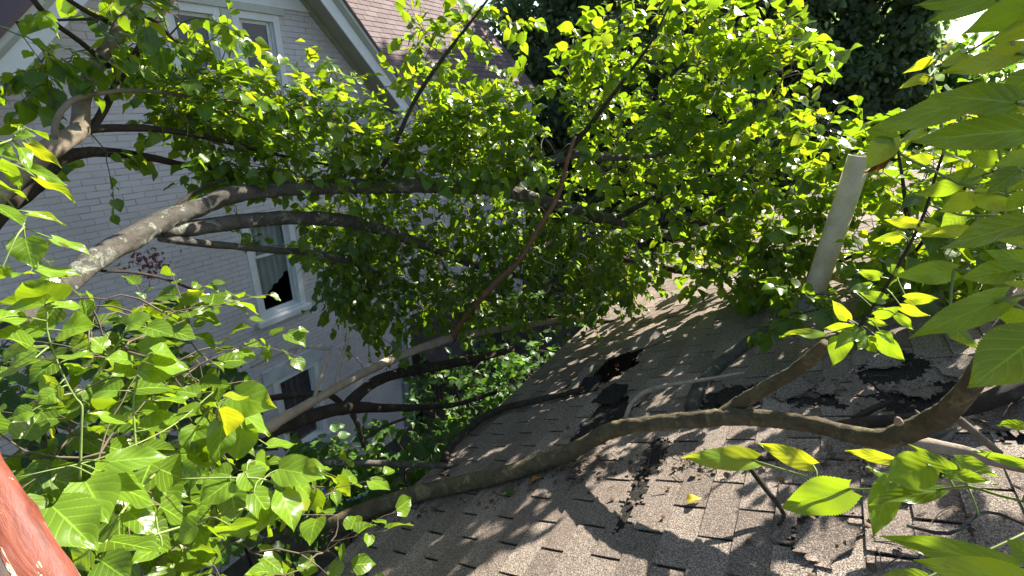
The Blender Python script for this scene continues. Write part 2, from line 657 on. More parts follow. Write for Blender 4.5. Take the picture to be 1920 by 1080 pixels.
def shoot_leaves(LV, tw, p, d, length, nleaf, size, droopy=.3, twr=.0022, rb=(.05, .95), flat=.62, tws=5):
    """a leafy shoot: thin twig from p along d with alternate leaves"""
    n = 5
    d = nrm(d)
    q = np.array(p, float)
    pts = [q.copy()]
    dd = d.copy()
    for i in range(n):
        dd = nrm(dd + RNG.normal(0, .13, 3) - UP * .05 * droopy * 2)
        q = q + dd * length / n
        pts.append(q.copy())
    pts = np.array(pts)
    tw.tube(pts, np.linspace(twr, twr * .45, n + 1), tws - 1 if tws > 4 else 4, cap=False)
    side = 1
    for i in range(nleaf):
        f = (i + .6) / nleaf
        x = f * n
        a = min(int(x), n - 1)
        base = pts[a] + (pts[a + 1] - pts[a]) * (x - a)
        t = nrm(pts[a + 1] - pts[a])
        s = nrm(np.cross(t, UP) + RNG.normal(0, .25, 3)) * side
        side = -side
        ld = nrm(t * (.35 + .6 * f) + s * (1.0 - .5 * f) + RNG.normal(0, .28, 3) - UP * droopy * RNG.uniform(.2, 1.3))
        nn = nrm(UP * flat + SUN * .35 + RNG.normal(0, .42, 3))
        L = size * (.5 + .85 * RNG.random() ** .8) * (1 - .25 * abs(f - .5))
        pet = base + ld * L * .22 + RNG.normal(0, .003, 3)
        tw.tube([base, pet], [twr * .5, twr * .35], 3, cap=False)
        r = RNG.uniform(*rb)
        if RNG.random() < .015:
            r = 1.0
        LV.add(pet, ld, nn, L, RNG.uniform(.85, 1.08), RNG.uniform(.05, .5), RNG.uniform(.0, .55), r)


def in_poly(x, y, poly):
    c = False
    n = len(poly)
    j = n - 1
    for i in range(n):
        xi, yi = poly[i]
        xj, yj = poly[j]
        if ((yi > y) != (yj > y)) and x < (xj - xi) * (y - yi) / (yj - yi) + xi:
            c = not c
        j = i
    return c


def sample_poly(poly, n):
    xs = [p[0] for p in poly]
    ys = [p[1] for p in poly]
    out = []
    while len(out) < n:
        x, y = RNG.uniform(min(xs), max(xs)), RNG.uniform(min(ys), max(ys))
        if in_poly(x, y, poly):
            out.append((x, y))
    return out


class Grow:
    """twigs that reach from given limbs out to seed points, each ending in a leafy shoot"""
    def __init__(self, limbs, tmpl=LO):
        self.nodes = np.vstack([l[:, :3] for l in limbs])
        self.LV = Leaves(tmpl)
        self.tw = MB()
        self.dead = MB()

    def fill(self, seeds, size=.085, nleaf=(6, 10), slen=(.16, .32), droopy=.3, bias=(0, 0, .25), rb=(.05, .95), maxr=.009, flat=.62):
        seeds = np.array(seeds)
        d0 = np.array([np.min(np.linalg.norm(self.nodes - s, axis=1)) for s in seeds])
        for s in seeds[np.argsort(d0)]:
            dist = np.linalg.norm(self.nodes - s, axis=1)
            j = int(np.argmin(dist))
            a = self.nodes[j]
            L = dist[j]
            if L > .02:
                n = max(3, int(L / .08))
                off = RNG.normal(0, .10, 3) * L
                tt = np.linspace(0, 1, n + 1)
                pts = a[None] * (1 - tt)[:, None] + s[None] * tt[:, None] + (np.sin(tt * math.pi))[:, None] * (off + UP * .10 * L)[None]
                r0 = min(maxr, .0026 + .006 * L)
                self.tw.tube(pts, np.linspace(r0, .0022, n + 1), 5, .1, cap=False)
                self.nodes = np.vstack([self.nodes, pts[1:]])
                dirn = nrm(pts[-1] - pts[-2])
            else:
                dirn = nrm(RNG.normal(0, 1, 3))
            dirn = nrm(dirn + np.array(bias) + RNG.normal(0, .45, 3))
            shoot_leaves(self.LV, self.tw, s, dirn, RNG.uniform(*slen), int(RNG.integers(*nleaf)), size, droopy, rb=rb, flat=flat)

    def bare(self, seeds, maxr=.006):
        for s in seeds:
            dist = np.linalg.norm(self.nodes - s, axis=1)
            a = self.nodes[int(np.argmin(dist))]
            n = 6
            tt = np.linspace(0, 1, n + 1)
            off = RNG.normal(0, .15, 3) * dist.min()
            pts = a[None] * (1 - tt)[:, None] + s[None] * tt[:, None] + np.sin(tt * math.pi)[:, None] * off[None] + RNG.normal(0, .012, (n + 1, 3))
            self.dead.tube(pts, np.linspace(.0042, .0018, n + 1), 4, cap=False)


PIPE_BASE = on_roof(1518, 572)


def clear_of_pipe(p):
    """twigs tips keep clear of the space in front of the vent pipe, where the limb pushed the leaves aside"""
    if np.dot(p, RN) < -RH + .06 and p[0] > -1.75 and p[1] < 8.6 and p[2] < 0:
        return False                       # under the shingles
    a = PIPE_BASE + UP * min(max(p[2] - PIPE_BASE[2], .25), 1.1)
    s = (p @ a) / (a @ a)
    return not (s < 1.05 and np.linalg.norm(p - a * s) < .28 * max(s, .5))


def vol(poly, r0, r1, n):
    out = []
    for x, y in sample_poly(poly, n):
        p = at(x, y, RNG.uniform(r0, r1))
        if clear_of_pipe(p):
            out.append(p)
    return out


def limb_pts(rows, step=.05):
    """rows of (px, py, range, half width in px) -> spline rows x,y,z,radius"""
    out = []
    for px, py, r, hw in rows:
        p = at(px, py, r)
        out.append([*p, hw * px_size(p)])
    return spline(out, step)


def roof_limb(rows, step=.05):
    """rows of (px, py, offset above the roof of the axis, half width px)"""
    out = []
    for px, py, off, hw in rows:
        p = on_roof(px, py, off)
        out.append([*p, hw * px_size(p)])
    return spline(out, step)


def limb(name, pts, mat, parent, sides=12, wob=.10):
    b = MB()
    b.tube(pts[:, :3], pts[:, 3], sides, wob)
    return b.build(name, mat, parent, True)


def whole_limb(name, pts, mat, label, cat, group=None, sides=12, wob=.1):
    return tag(limb(name, pts, mat, None, sides, wob), label, cat, group)


# ------------------------------------------------------------------ ground
GZ = -8.0
b = MB()
nx = 40
xs = np.concatenate([[-300, -60], np.linspace(-20, 20, nx), [60, 300]])
ys = np.concatenate([[-300, -60], np.linspace(-15, 30, nx), [60, 300]])
gv = [(x, y, GZ + (0.05 * math.sin(x * 1.3) * math.cos(y * 1.1) if abs(x) < 20 and -15 < y < 30 else 0)) for y in ys for x in xs]
w_ = len(xs)
b.add(gv, [(j * w_ + i, j * w_ + i + 1, (j + 1) * w_ + i + 1, (j + 1) * w_ + i) for j in range(len(ys) - 1) for i in range(w_ - 1)])
tag(b.build('ground', M['ground'], None, True), 'dark soil and leaf litter in the passage between the houses', kind='structure')

# ------------------------------------------------------------------ brick house
WX = -6.8
house = empty('brick_house', 'white painted brick gabled house with a pinkish shingle roof across the passage', 'house')
house.location = (0, 0, 0)


def clip_poly(poly, n, c):
    """keep points with n.p <= c"""
    out = []
    for i in range(len(poly)):
        a, b_ = poly[i], poly[(i + 1) % len(poly)]
        da, db = n[0] * a[0] + n[1] * a[1] - c, n[0] * b_[0] + n[1] * b_[1] - c
        if da <= 0:
            out.append(a)
        if (da < 0) != (db < 0) and abs(da - db) > 1e-9:
            t = da / (da - db)
            out.append((a[0] + (b_[0] - a[0]) * t, a[1] + (b_[1] - a[1]) * t))
    return out


AP_Y, AP_Z, SLOPE = 3.70, 2.13, 1.0
WY0, WY1 = -6.0, 6.45
openings = dict(up_a=(2.98, 3.66, -.75, .70), up_b=(3.80, 4.46, -.75, .70), mid=(3.38, 4.20, -3.66, -2.06), low=(3.36, 4.24, -6.52, -4.86))
ysb = sorted({WY0, WY1, .95} | {v for o_ in openings.values() for v in o_[:2]})
zsb = sorted({GZ, -.62, AP_Z} | {v for o_ in openings.values() for v in o_[2:]})
b = MB()
for i in range(len(ysb) - 1):
    for j in range(len(zsb) - 1):
        cy, cz = (ysb[i] + ysb[i + 1]) / 2, (zsb[j] + zsb[j + 1]) / 2
        if any(o_[0] < cy < o_[1] and o_[2] < cz < o_[3] for o_ in openings.values()):
            continue
        poly = [(ysb[i], zsb[j]), (ysb[i + 1], zsb[j]), (ysb[i + 1], zsb[j + 1]), (ysb[i], zsb[j + 1])]
        if zsb[j] >= -.63:
            poly = clip_poly(poly, (1, 1), AP_Y + AP_Z)
            if len(poly) > 2:
                poly = clip_poly(poly, (-1, 1), AP_Z - AP_Y)
        if len(poly) > 2:
            b.add([(WX, p[0], p[1]) for p in poly], [tuple(range(len(poly)))])
for o_ in openings.values():      # reveals
    y0, y1, z0, z1 = o_
    d = .16
    b.add([(WX, y0, z0), (WX - d, y0, z0), (WX - d, y0, z1), (WX, y0, z1)], [(0, 1, 2, 3)])
    b.add([(WX, y1, z0), (WX - d, y1, z0), (WX - d, y1, z1), (WX, y1, z1)], [(3, 2, 1, 0)])
    b.add([(WX, y0, z1), (WX - d, y0, z1), (WX - d, y1, z1), (WX, y1, z1)], [(0, 1, 2, 3)])
    b.add([(WX, y0, z0), (WX - d, y0, z0), (WX - d, y1, z0), (WX, y1, z0)], [(3, 2, 1, 0)])
b.add([(WX, WY1, GZ), (WX - 1.2, WY1, GZ), (WX - 1.2, WY1, -.3), (WX, WY1, -.62)], [(0, 1, 2, 3)])
b.build('wall', M['brick'], house)
b = MB()
b.add([(-7.6, WY1 - .01, GZ), (-7.6, 13.0, GZ), (-7.6, 13.0, -.35), (-7.6, WY1 - .01, -.35)], [(0, 1, 2, 3)])
b.add([(-7.6, 13.0, GZ), (-14, 13.0, GZ), (-14, 13.0, -.35), (-7.6, 13.0, -.35)], [(0, 1, 2, 3)])
b.build('side_wall', M['brick'], house)


def window(o_, name, curtain=None, sill=True, lintel=False, mullion=True, casing=.09, screen=False):
    y0, y1, z0, z1 = o_
    wroot = MB()
    X = WX
    c = casing
    # outer casing boards, proud of the wall
    wroot.box((X - .10, y0, z0), (X + .012, y0 + c, z1))
    wroot.box((X - .10, y1 - c, z0), (X + .012, y1, z1))
    wroot.box((X - .10, y0 + c, z1 - c), (X + .010, y1 - c, z1))
    wroot.box((X - .10, y0 + c, z0), (X + .008, y1 - c, z0 + .03))
    wroot.box((X - .085, y0 + c, z0 + .03), (X - .03, y0 + c + .025, z1 - c))
    wroot.box((X - .085, y1 - c - .025, z0 + .03), (X - .03, y1 - c, z1 - c))
    fr = wroot.build('window', M['white'], house)
    zm = (z0 + z1) / 2 - .02 if curtain != 'white' else -2.68
    a0, a1 = y0 + c + .025, y1 - c - .025
    for lo, hi, dx in ((zm, z1 - c, -.06), (z0 + .03, zm + .04, -.09)):
        s = MB()
        t = .045
        s.box((X + dx - .03, a0, lo), (X + dx, a0 + t, hi))
        s.box((X + dx - .03, a1 - t, lo), (X + dx, a1, hi))
        s.box((X + dx - .03, a0 + t, hi - t), (X + dx - .001, a1 - t, hi))
        s.box((X + dx - .03, a0 + t, lo), (X + dx - .001, a1 - t, lo + t))
        s.build('sash', M['white'], fr)
        g = MB()
        g.box((X + dx - .018, a0 + t, lo + t), (X + dx - .013, a1 - t, hi - t))
        g.build('pane', M['screen'] if (screen and True) else M['glass'], fr)
    rm = MB()
    x0, x1 = X - 1.2, X - .17
    rm.add([(x1, y0, z0), (x1, y1, z0), (x1, y1, z1), (x1, y0, z1), (x0, y0, z0), (x0, y1, z0), (x0, y1, z1), (x0, y0, z1)],
           [(4, 5, 6, 7), (0, 4, 7, 3), (1, 2, 6, 5), (3, 7, 6, 2), (0, 1, 5, 4)])
    rm.build('dark_interior', M['dark'], fr)
    if curtain:
        cm = MB()
        n = 28
        vs, fs = [], []
        for i in range(n + 1):
            y = a0 + (a1 - a0) * i / n
            xx = X - .15 + .018 * math.sin(i * 1.25) + .006 * math.sin(i * 2.9)
            if curtain == 'white':
                zb = z0 + .22 + .42 * (i / n) + .015 * math.sin(i * .6)
            else:
                zb = z0 + .02
            vs += [(xx, y, zb), (xx, y, z1 - .03)]
        fs = [(2 * i, 2 * i + 2, 2 * i + 3, 2 * i + 1) for i in range(n)]
        cm.add(vs, fs)
        cm.build('curtain', M['curtain_white'] if curtain == 'white' else M['curtain_mauve'], fr, True)
    if sill:
        s = MB()
        s.prism([(X - .09, y0 - .06, z0 - .11), (X + .09, y0 - .06, z0 - .11), (X + .09, y0 - .06, z0 - .025), (X - .09, y0 - .06, z0 - .002)], (0, y1 - y0 + .12, 0))
        s.build('sill', M['white'] if not lintel else M['stone'], fr)
    if lintel:
        s = MB()
        s.box((X - .08, y0 - .14, z1), (X + .03, y1 + .14, z1 + .26))
        s.build('lintel', M['stone'], fr)
    return fr


window(openings['up_a'], 'window', screen=True)
window(openings['up_b'], 'window', screen=True)
window(openings['mid'], 'window', curtain='white')
window(openings['low'], 'window', curtain='mauve', lintel=True)
# head board across the paired gable window and the frieze above it
b = MB()
b.box((WX, 3.663, -.75), (WX + .02, 3.797, .70))
b.box((WX, 2.9, .703), (WX + .045, 4.54, .79))
b.build('window_head', M['trim_green'], house)
b = MB()
b.box((WX, 2.55, .793), (WX + .03, 4.95, 1.15))
b.build('frieze_board', M['white'], house)

# gable rakes: soffit, fascia, crown moulding, roof edge
OH = .42
for sgn in (1, -1):
    dvec = nrm([0, sgn, -1.0])           # runs down the slope
    nv = nrm([0, sgn, 1.0])              # outward normal of the slope
    p0 = np.array([WX, AP_Y, AP_Z])
    Ls = 3.92
    s = MB()
    s.prism([p0 + [0, 0, 0], p0 + [OH, 0, 0], p0 + [OH, 0, 0] + nv * .03, p0 + nv * .03], dvec * Ls)
    s.build('soffit', M['soffit_shaded'] if sgn > 0 else M['soffit'], house)
    s = MB()
    q = p0 + np.array([OH, 0, 0])
    s.prism([q - nv * .035, q + [.028, 0, 0] - nv * .035, q + [.028, 0, 0] + nv * .12, q + nv * .12], dvec * Ls)
    s.build('rake_board', M['white'], house)
    s = MB()
    s.prism([q + nv * .121, q + [.04, 0, 0] + nv * .121, q + [.10, 0, 0] + nv * .17, q + [.10, 0, 0] + nv * .215, q + nv * .215], dvec * (Ls + .05))
    s.build('crown_moulding', M['trim_green'], house)
    s = MB()
    s.prism([q + [.12, 0, 0] + nv * .217, q + [.12, 0, 0] + nv * .25, q + [-4.5, 0, 0] + nv * .25, q + [-4.5, 0, 0] + nv * .217], dvec * (Ls + .09))
    s.build('gable_roof', M['pink_shingle'], house)
    s = MB()
    m_ = p0 + nv * -.001
    s.prism([m_, m_ + [.05, 0, 0], m_ + [.05, 0, 0] - nv * .06, m_ - nv * .06], dvec * (Ls - .1))
    s.build('bed_moulding', M['soffit_shaded'] if sgn > 0 else M['soffit'], house)

# scrolled bracket at the foot of the right rake (tear drop with a rosette)
foot = np.array([WX + OH + .03, AP_Y + 2.74, AP_Z - 2.74])
s = MB()
prof = []
for i in range(28):
    a = 2 * math.pi * i / 28
    rr = .085 + .17 * max(0, math.cos(a - math.radians(128))) ** 6 * 1.3
    prof.append(foot + np.array([0, math.cos(a) * rr - .02, math.sin(a) * rr - .12]))
s.prism(prof, (.05, 0, 0))
ring = [foot + np.array([.055, math.cos(a) * .05 - .02, math.sin(a) * .05 - .12]) for a in np.linspace(0, 2 * math.pi, 17)]
s.tube(ring, [.014] * 17, 6)
s.tube([foot + np.array([.05, -.02, -.12]), foot + np.array([.075, -.02, -.12])], [.02, .012], 8)
s.build('scroll_bracket', M['white'], house)

# main roof behind the gable, laid shingle by shingle
RP = math.radians(48)
ex, ez = -7.15, -.22
rt = np.array([-math.cos(RP), 0, math.sin(RP)])
rn = np.array([math.sin(RP), 0, math.cos(RP)])
b = MB()
E2, TW = .135, .30
for i in range(46):
    t0 = i * E2
    yr = 12.5 - t0 * .27
    y = -8.0 + (i % 2) * TW / 2
    while y < yr:
        y1 = min(y + TW - .008, yr)
        o0 = np.array([ex, 0, ez]) + rt * t0 + rn * (.014 + RNG.uniform(0, .004))
        o1 = np.array([ex, 0, ez]) + rt * (t0 + E2 + .02) + rn * .004
        if not (.9 < y < 6.2 and t0 < 2.4):
            b.add([o0 + [0, y, 0], o0 + [0, y1, 0], o1 + [0, y1, 0], o1 + [0, y, 0], o0 + [0, y, 0] - rn * .014, o0 + [0, y1, 0] - rn * .014],
                  [(0, 1, 2, 3), (4, 5, 1, 0)], RNG.uniform(0, 1))
        y += TW
b.build('main_roof', M['pink_shingle'], house, rnd=True)
b = MB()
e0 = np.array([ex, 0, ez])
b.add([e0 + [0, -8, 0], e0 + [0, 12.5, 0], e0 + rt * 6.2 + [0, 10.8, 0], e0 + rt * 6.2 + [0, -8, 0]], [(0, 1, 2, 3)])
b.add([e0 + [0, 12.5, 0], e0 + [-6, 12.6, 0], e0 + rt * 6.2 + [0, 10.85, 0]], [(0, 1, 2)])
b.build('roof_deck', M['felt'], house)
b = MB()
b.prism([(-7.15, 6.55, -.30), (-7.03, 6.55, -.29), (-7.03, 6.55, -.20), (-7.15, 6.55, -.20)], (0, 5.95, 0))
b.prism([(-7.30, 6.5, -.47), (-7.16, 6.5, -.47), (-7.16, 6.5, -.22), (-7.30, 6.5, -.22)], (0, 6.0, 0))
b.build('gutter', M['white'], house)
b = MB()
b.box((-7.598, 6.5, -.36), (-7.31, 12.5, -.32))
b.build('eave_soffit', M['soffit_shaded'], house)

# downspout and corner board at the gable corner
b = MB()
b.tube([(WX + .06, 6.36, -.6), (WX + .06, 6.36, -4), (WX + .06, 6.36, -7.9)], [.05] * 3, 12)
for z in (-2.2, -4.6, -6.6):
    b.box((WX, 6.29, z), (WX + .116, 6.43, z + .03))
b.build('downspout', M['stone'], house, True)
b = MB()
b.box((WX + .002, 6.46, GZ), (WX + .09, 6.56, -.62))
b.build('corner_board', M['white'], house)

# low dark porch beside the corner
b = MB()
b.prism([(-7.59, 6.6, -5.55), (-5.9, 6.6, -6.0), (-5.9, 6.6, -6.1), (-7.59, 6.6, -5.66)], (0, 4.2, 0))
b.build('porch_roof', M['porch'], house)
fence = empty('board_fence', 'dark brown upright board fence beside the white house corner', 'fence')
b = MB()
y = 6.66
while y < 10.6:
    b.box((-6.55 + RNG.uniform(-.005, .005), y, GZ), (-6.52, y + .105, -6.12 + RNG.uniform(-.03, .03)))
    y += .135
b.build('board_panel', M['porch'], fence)
b = MB()
b.box((-6.60, 6.62, -7.5), (-6.56, 10.6, -7.4))
b.box((-6.60, 6.62, -6.5), (-6.56, 10.6, -6.4))
b.build('rail', M['porch'], fence)

# ------------------------------------------------------------------ shingled building on the right
gar = empty('shingled_outbuilding', 'lower building with a storm damaged asphalt shingle roof under fallen limbs', 'building')
T0, T1, Y0, Y1 = -2.66, 1.55, -.6, 8.6
EXP, TAB = .127, .305
torn = [
    [(1228, 820), (1262, 826), (1222, 900), (1178, 985), (1150, 1003), (1172, 950), (1195, 895)],
    [(1488, 975), (1560, 955), (1592, 1025), (1575, 1040), (1500, 1035)],
    [(1612, 690), (1690, 655), (1760, 690), (1700, 722), (1620, 725)],
    [(1480, 762), (1470, 744), (1560, 738), (1600, 768)],
    [(1630, 745), (1790, 715), (1812, 760), (1700, 788)],
    [(1140, 745), (1205, 742), (1180, 790), (1120, 830), (1050, 850), (1090, 800)],
    [(1325, 738), (1430, 722), (1425, 762), (1310, 775)],
    [(1850, 740), (1960, 720), (1960, 840), (1870, 835)],
    [(1700, 890), (1800, 880), (1830, 915), (1720, 925)],
    [(1640, 985), (1690, 1005), (1700, 1060), (1660, 1040)],
]
torn_ty = [[px_ty(*p) for p in poly] for poly in torn]
hole_ty = [px_ty(*p) for p in [(1098, 722), (1150, 668), (1215, 648), (1195, 692), (1130, 722)]]
torn_ty.append([px_ty(*p) for p in [(1082, 733), (1140, 674), (1208, 650), (1192, 688), (1138, 718)]])


def is_torn(t, y):
    v = Vector((t, y, 0))
    a = .035 * mnoise.noise(v * 9) + .018 * mnoise.noise(v * 31)
    c = .035 * mnoise.noise(v * 9 + Vector((7, 3, 1))) + .018 * mnoise.noise(v * 31 + Vector((2, 5, 9)))
    return any(in_poly(t + a, y + c, p) for p in torn_ty)


b = MB()
rows = int((T1 - T0) / EXP) + 1
for i in range(rows):
    t0 = T0 + i * EXP
    y = Y0 + (i % 2) * TAB / 2
    while y < Y1:
        rnd = RNG.uniform(0, 1)
        lift0 = .0085 + RNG.uniform(-.001, .0035)
        tilt = RNG.uniform(-.003, .003)
        ya, yb = y + .007, y + TAB - .007
        ta, tb = t0 + RNG.uniform(-.004, .004), t0 + EXP + .018
        cs = [(ta, ya), (ta, yb), (tb, ya), (tb, yb), ((ta + tb) / 2, (ya + yb) / 2), (ta, (ya + yb) / 2), (tb, (ya + yb) / 2)]
        if any(is_torn(*c) for c in cs):
            nt_, ny_ = 11, 26
            for a in range(nt_):
                for c in range(ny_):
                    f0, f1 = a / nt_, (a + 1) / nt_
                    u0, u1 = c / ny_, (c + 1) / ny_
                    tc, yc = ta + (tb - ta) * (f0 + f1) / 2 + RNG.normal(0, .008), ya + (yb - ya) * (u0 + u1) / 2 + RNG.normal(0, .008)
                    if is_torn(tc, yc):
                        continue
                    h0, h1 = lift0 * (1 - f0) + .002 * f0, lift0 * (1 - f1) + .002 * f1
                    A = [roof_pt(ta + (tb - ta) * f, ya + (yb - ya) * u, hh_) for f, u, hh_ in ((f0, u0, h0), (f1, u0, h1), (f1, u1, h1), (f0, u1, h0))]
                    B_ = [p - RN * .005 for p in A]
                    b.add(A + B_, [(3, 2, 1, 0), (0, 1, 5, 4), (1, 2, 6, 5), (2, 3, 7, 6), (3, 0, 4, 7)], rnd)
        else:
            A = [roof_pt(ta, ya, lift0 + tilt), roof_pt(tb, ya, .002), roof_pt(tb, yb, .002), roof_pt(ta, yb, lift0 - tilt)]
            B_ = [p - RN * .006 for p in A]
            b.add(A + B_, [(3, 2, 1, 0), (0, 1, 5, 4), (2, 3, 7, 6), (3, 0, 4, 7)], rnd)
        y += TAB
b.build('shingle_roof', M['shingle'], gar, rnd=True)

# felt covered deck with the hole left open
b = MB()
st = .09
nt_, ny_ = int((T1 - T0) / st), int((Y1 - Y0) / st)
vs = [roof_pt(T0 + .01 + i * (T1 - T0 - .01) / nt_, Y0 + j * (Y1 - Y0) / ny_) for i in range(nt_ + 1) for j in range(ny_ + 1)]
fs = []
for i in range(nt_):
    for j in range(ny_):
        if in_poly(T0 + (i + .5) * (T1 - T0) / nt_, Y0 + (j + .5) * (Y1 - Y0) / ny_, hole_ty):
            continue
        a = i * (ny_ + 1) + j
        fs.append((a, a + 1, a + ny_ + 2, a + ny_ + 1))
b.add(vs, fs)
b.build('roof_deck', M['felt'], gar)
# far slope and walls
b = MB()
rp = roof_pt(T1, 0)
far_e = np.array([rp[0] + 3.6, 0, rp[2] - 2.1])
b.add([roof_pt(T1, Y0, .01), roof_pt(T1, Y1, .01), far_e + [0, Y1, 0], far_e + [0, Y0, 0]], [(0, 1, 2, 3)], .5)
b.build('rear_slope', M['shingle'], gar, rnd=True)
e = roof_pt(T0 + .25, 0)
b = MB()
b.add([(e[0], Y0 + .2, GZ), (e[0], Y1 - .2, GZ), (e[0], Y1 - .2, e[2] - .02), (e[0], Y0 + .2, e[2] - .02)], [(0, 1, 2, 3)])
for yy in (Y0 + .2, Y1 - .2):
    b.add([(e[0], yy, GZ), (far_e[0] - .2, yy, GZ), (far_e[0] - .2, yy, far_e[2] + .05), (rp[0], yy, rp[2] - .03), (e[0], yy, e[2] - .02)], [(0, 1, 2, 3, 4)])
b.add([(e[0], Y0 + .2, -3.6), (far_e[0], Y0 + .2, -3.6), (far_e[0], Y1 - .2, -3.6), (e[0], Y1 - .2, -3.6)], [(0, 1, 2, 3)])
b.build('wall', M['porch'], gar)
b = MB()
p = roof_pt(T0, 0, -.004)
b.prism([p + [0, Y0, 0], p + [-.018, Y0, -.004], p + [-.014, Y0, -.05], p + [.01, Y0, -.05]], (0, Y1 - Y0, 0))
b.build('drip_edge', M['oldwood'], gar)

# vent pipe
base = on_roof(1518, 572)
b = MB()
hgt = 1.03
rad = .066
ang = np.linspace(0, 2 * math.pi, 33)[:-1]
vs, fs = [], []
prof = [(rad, -.1), (rad, hgt), (rad - .008, hgt), (rad - .008, hgt - .35)]
for rr, zz in prof:
    vs += [base + np.array([math.cos(a) * rr, math.sin(a) * rr, zz]) for a in ang]
for q in range(3):
    fs += [(q * 32 + i, q * 32 + (i + 1) % 32, (q + 1) * 32 + (i + 1) % 32, (q + 1) * 32 + i) for i in range(32)]
b.add(vs, fs)
pipe = b.build('vent_pipe', M['pvc'], gar, True)
b = MB()
vs, fs = [], []
for rr, off in ((rad + .09, .016), (rad + .02, .02), (rad + .004, .11)):
    for a in ang:
        c_ = base + np.array([math.cos(a) * rr, math.sin(a) * rr, 0])
        tt_ = (c_ - base) @ RT
        vs.append(base + RT * (math.cos(a) * rr * 1.1) + np.array([0, math.sin(a) * rr, 0]) + (RN if off < .05 else UP) * off)
for q in range(2):
    fs += [(q * 32 + i, q * 32 + (i + 1) % 32, (q + 1) * 32 + (i + 1) % 32, (q + 1) * 32 + i) for i in range(32)]
b.add(vs, fs)
b.build('pipe_flashing', M['flash'], pipe, True)


E1_LITTER = [(640, 985), (720, 960), (800, 935), (900, 912), (980, 892), (1060, 868), (1120, 858), (1200, 860), (1300, 850), (1450, 845), (1600, 850)]


# curled loose shingle flaps
def flap(px, py, sx_, sy_, rot, lift, mat, curl=1.0):
    c = on_roof(px, py, .014)
    ca, sa = math.cos(rot), math.sin(rot)
    A = RT * ca + np.array([0, 1, 0]) * sa
    B_ = -RT * sa + np.array([0, 1, 0]) * ca
    b = MB()
    n, m = 9, 6
    vs = []
    for i in range(n + 1):
        for j in range(m + 1):
            u, v = i / n, j / m
            edge = .012 * math.sin(i * 2.3 + j * 1.7) * (1 if i in (0, n) or j in (0, m) else .2)
            z = lift * (u ** 2) * (.6 + .4 * math.sin(v * 3 + curl)) + .006 * math.sin(5 * u + 4 * v)
            vs.append(c + A * (u * sx_ + edge) + B_ * ((v - .5) * sy_ + edge) + RN * max(z, 0))
    top = len(vs)
    vs += [p - RN * .005 for p in vs]
    fs = [(i * (m + 1) + j, (i + 1) * (m + 1) + j, (i + 1) * (m + 1) + j + 1, i * (m + 1) + j + 1) for i in range(n) for j in range(m)]
    fs += [tuple(top + q for q in f[::-1]) for f in fs]
    rim = [i * (m + 1) for i in range(n + 1)] + [n * (m + 1) + j for j in range(1, m + 1)] + [i * (m + 1) + m for i in range(n - 1, -1, -1)] + [j for j in range(m - 1, 0, -1)]
    for q in range(len(rim)):
        a, c2 = rim[q], rim[(q + 1) % len(rim)]
        fs.append((a, c2, top + c2, top + a))
    b.add(vs, fs, RNG.uniform(0, 1))
    return b.build('torn_shingle', mat, gar, True, rnd=True)


for args in ((1130, 757, .16, .24, 1.2, .07, M['felt']), (1180, 752, .13, .2, .5, .05, M['shingle']), 
             (1500, 740, .12, .18, 2.2, .06, M['shingle']), (1655, 690, .10, .14, 1.4, .02, M['shingle']),
             (1770, 700, .14, .2, .4, .04, M['shingle']), (1590, 1030, .12, .2, 2.6, .03, M['shingle']), (1700, 740, .09, .16, .8, .02, M['shingle']),
             (1215, 650, .2, .3, 2.0, .06, M['shingle']), (1085, 738, .16, .3, 1.7, .05, M['felt']), (1860, 800, .14, .16, .6, .05, M['shingle']),
             (1540, 738, .08, .10, 1.0, .05, M['shingle']), (1345, 752, .14, .2, .3, .05, M['felt'])):
    flap(*args)

# litter caught along the limb and the torn felt
b = MB()
LVl = Leaves(FAR)
for i in range(720):
    if i % 3:
        e_ = E1_LITTER[int(RNG.integers(0, len(E1_LITTER)))]
        p = on_roof(e_[0] + RNG.normal(0, 30), e_[1] + RNG.normal(12, 16), .014)
    else:
        q = torn_ty[int(RNG.integers(0, len(torn_ty)))]
        c = np.mean(q, axis=0)
        p = roof_pt(c[0] + RNG.normal(0, .12), c[1] + RNG.normal(0, .12), .012)
    if RNG.random() < .35:
        a_ = nrm(RT * RNG.normal() + np.array([0, 1, 0]) * RNG.normal()) * RNG.uniform(.01, .05)
        b.tube([p - a_, p + RNG.normal(0, .004, 3), p + a_], [.0012, .0018, .001], 4)
    else:
        LVl.add(p, RT * RNG.normal() + np.array([0, 1, 0]) * RNG.normal() + RN * .2, RN + RNG.normal(0, .5, 3), RNG.uniform(.008, .03), 1, .4, .3, RNG.uniform(0, 1))
lt_ = LVl.build('leaf_litter', M['litter'], None)
tag(lt_, 'dry brown leaf litter caught along the mossy limb and torn shingles', 'leaf litter', kind='stuff')
tag(b.build('twig_litter', M['twig'], None), 'tiny broken twigs scattered over the torn shingles', 'twig litter', kind='stuff')

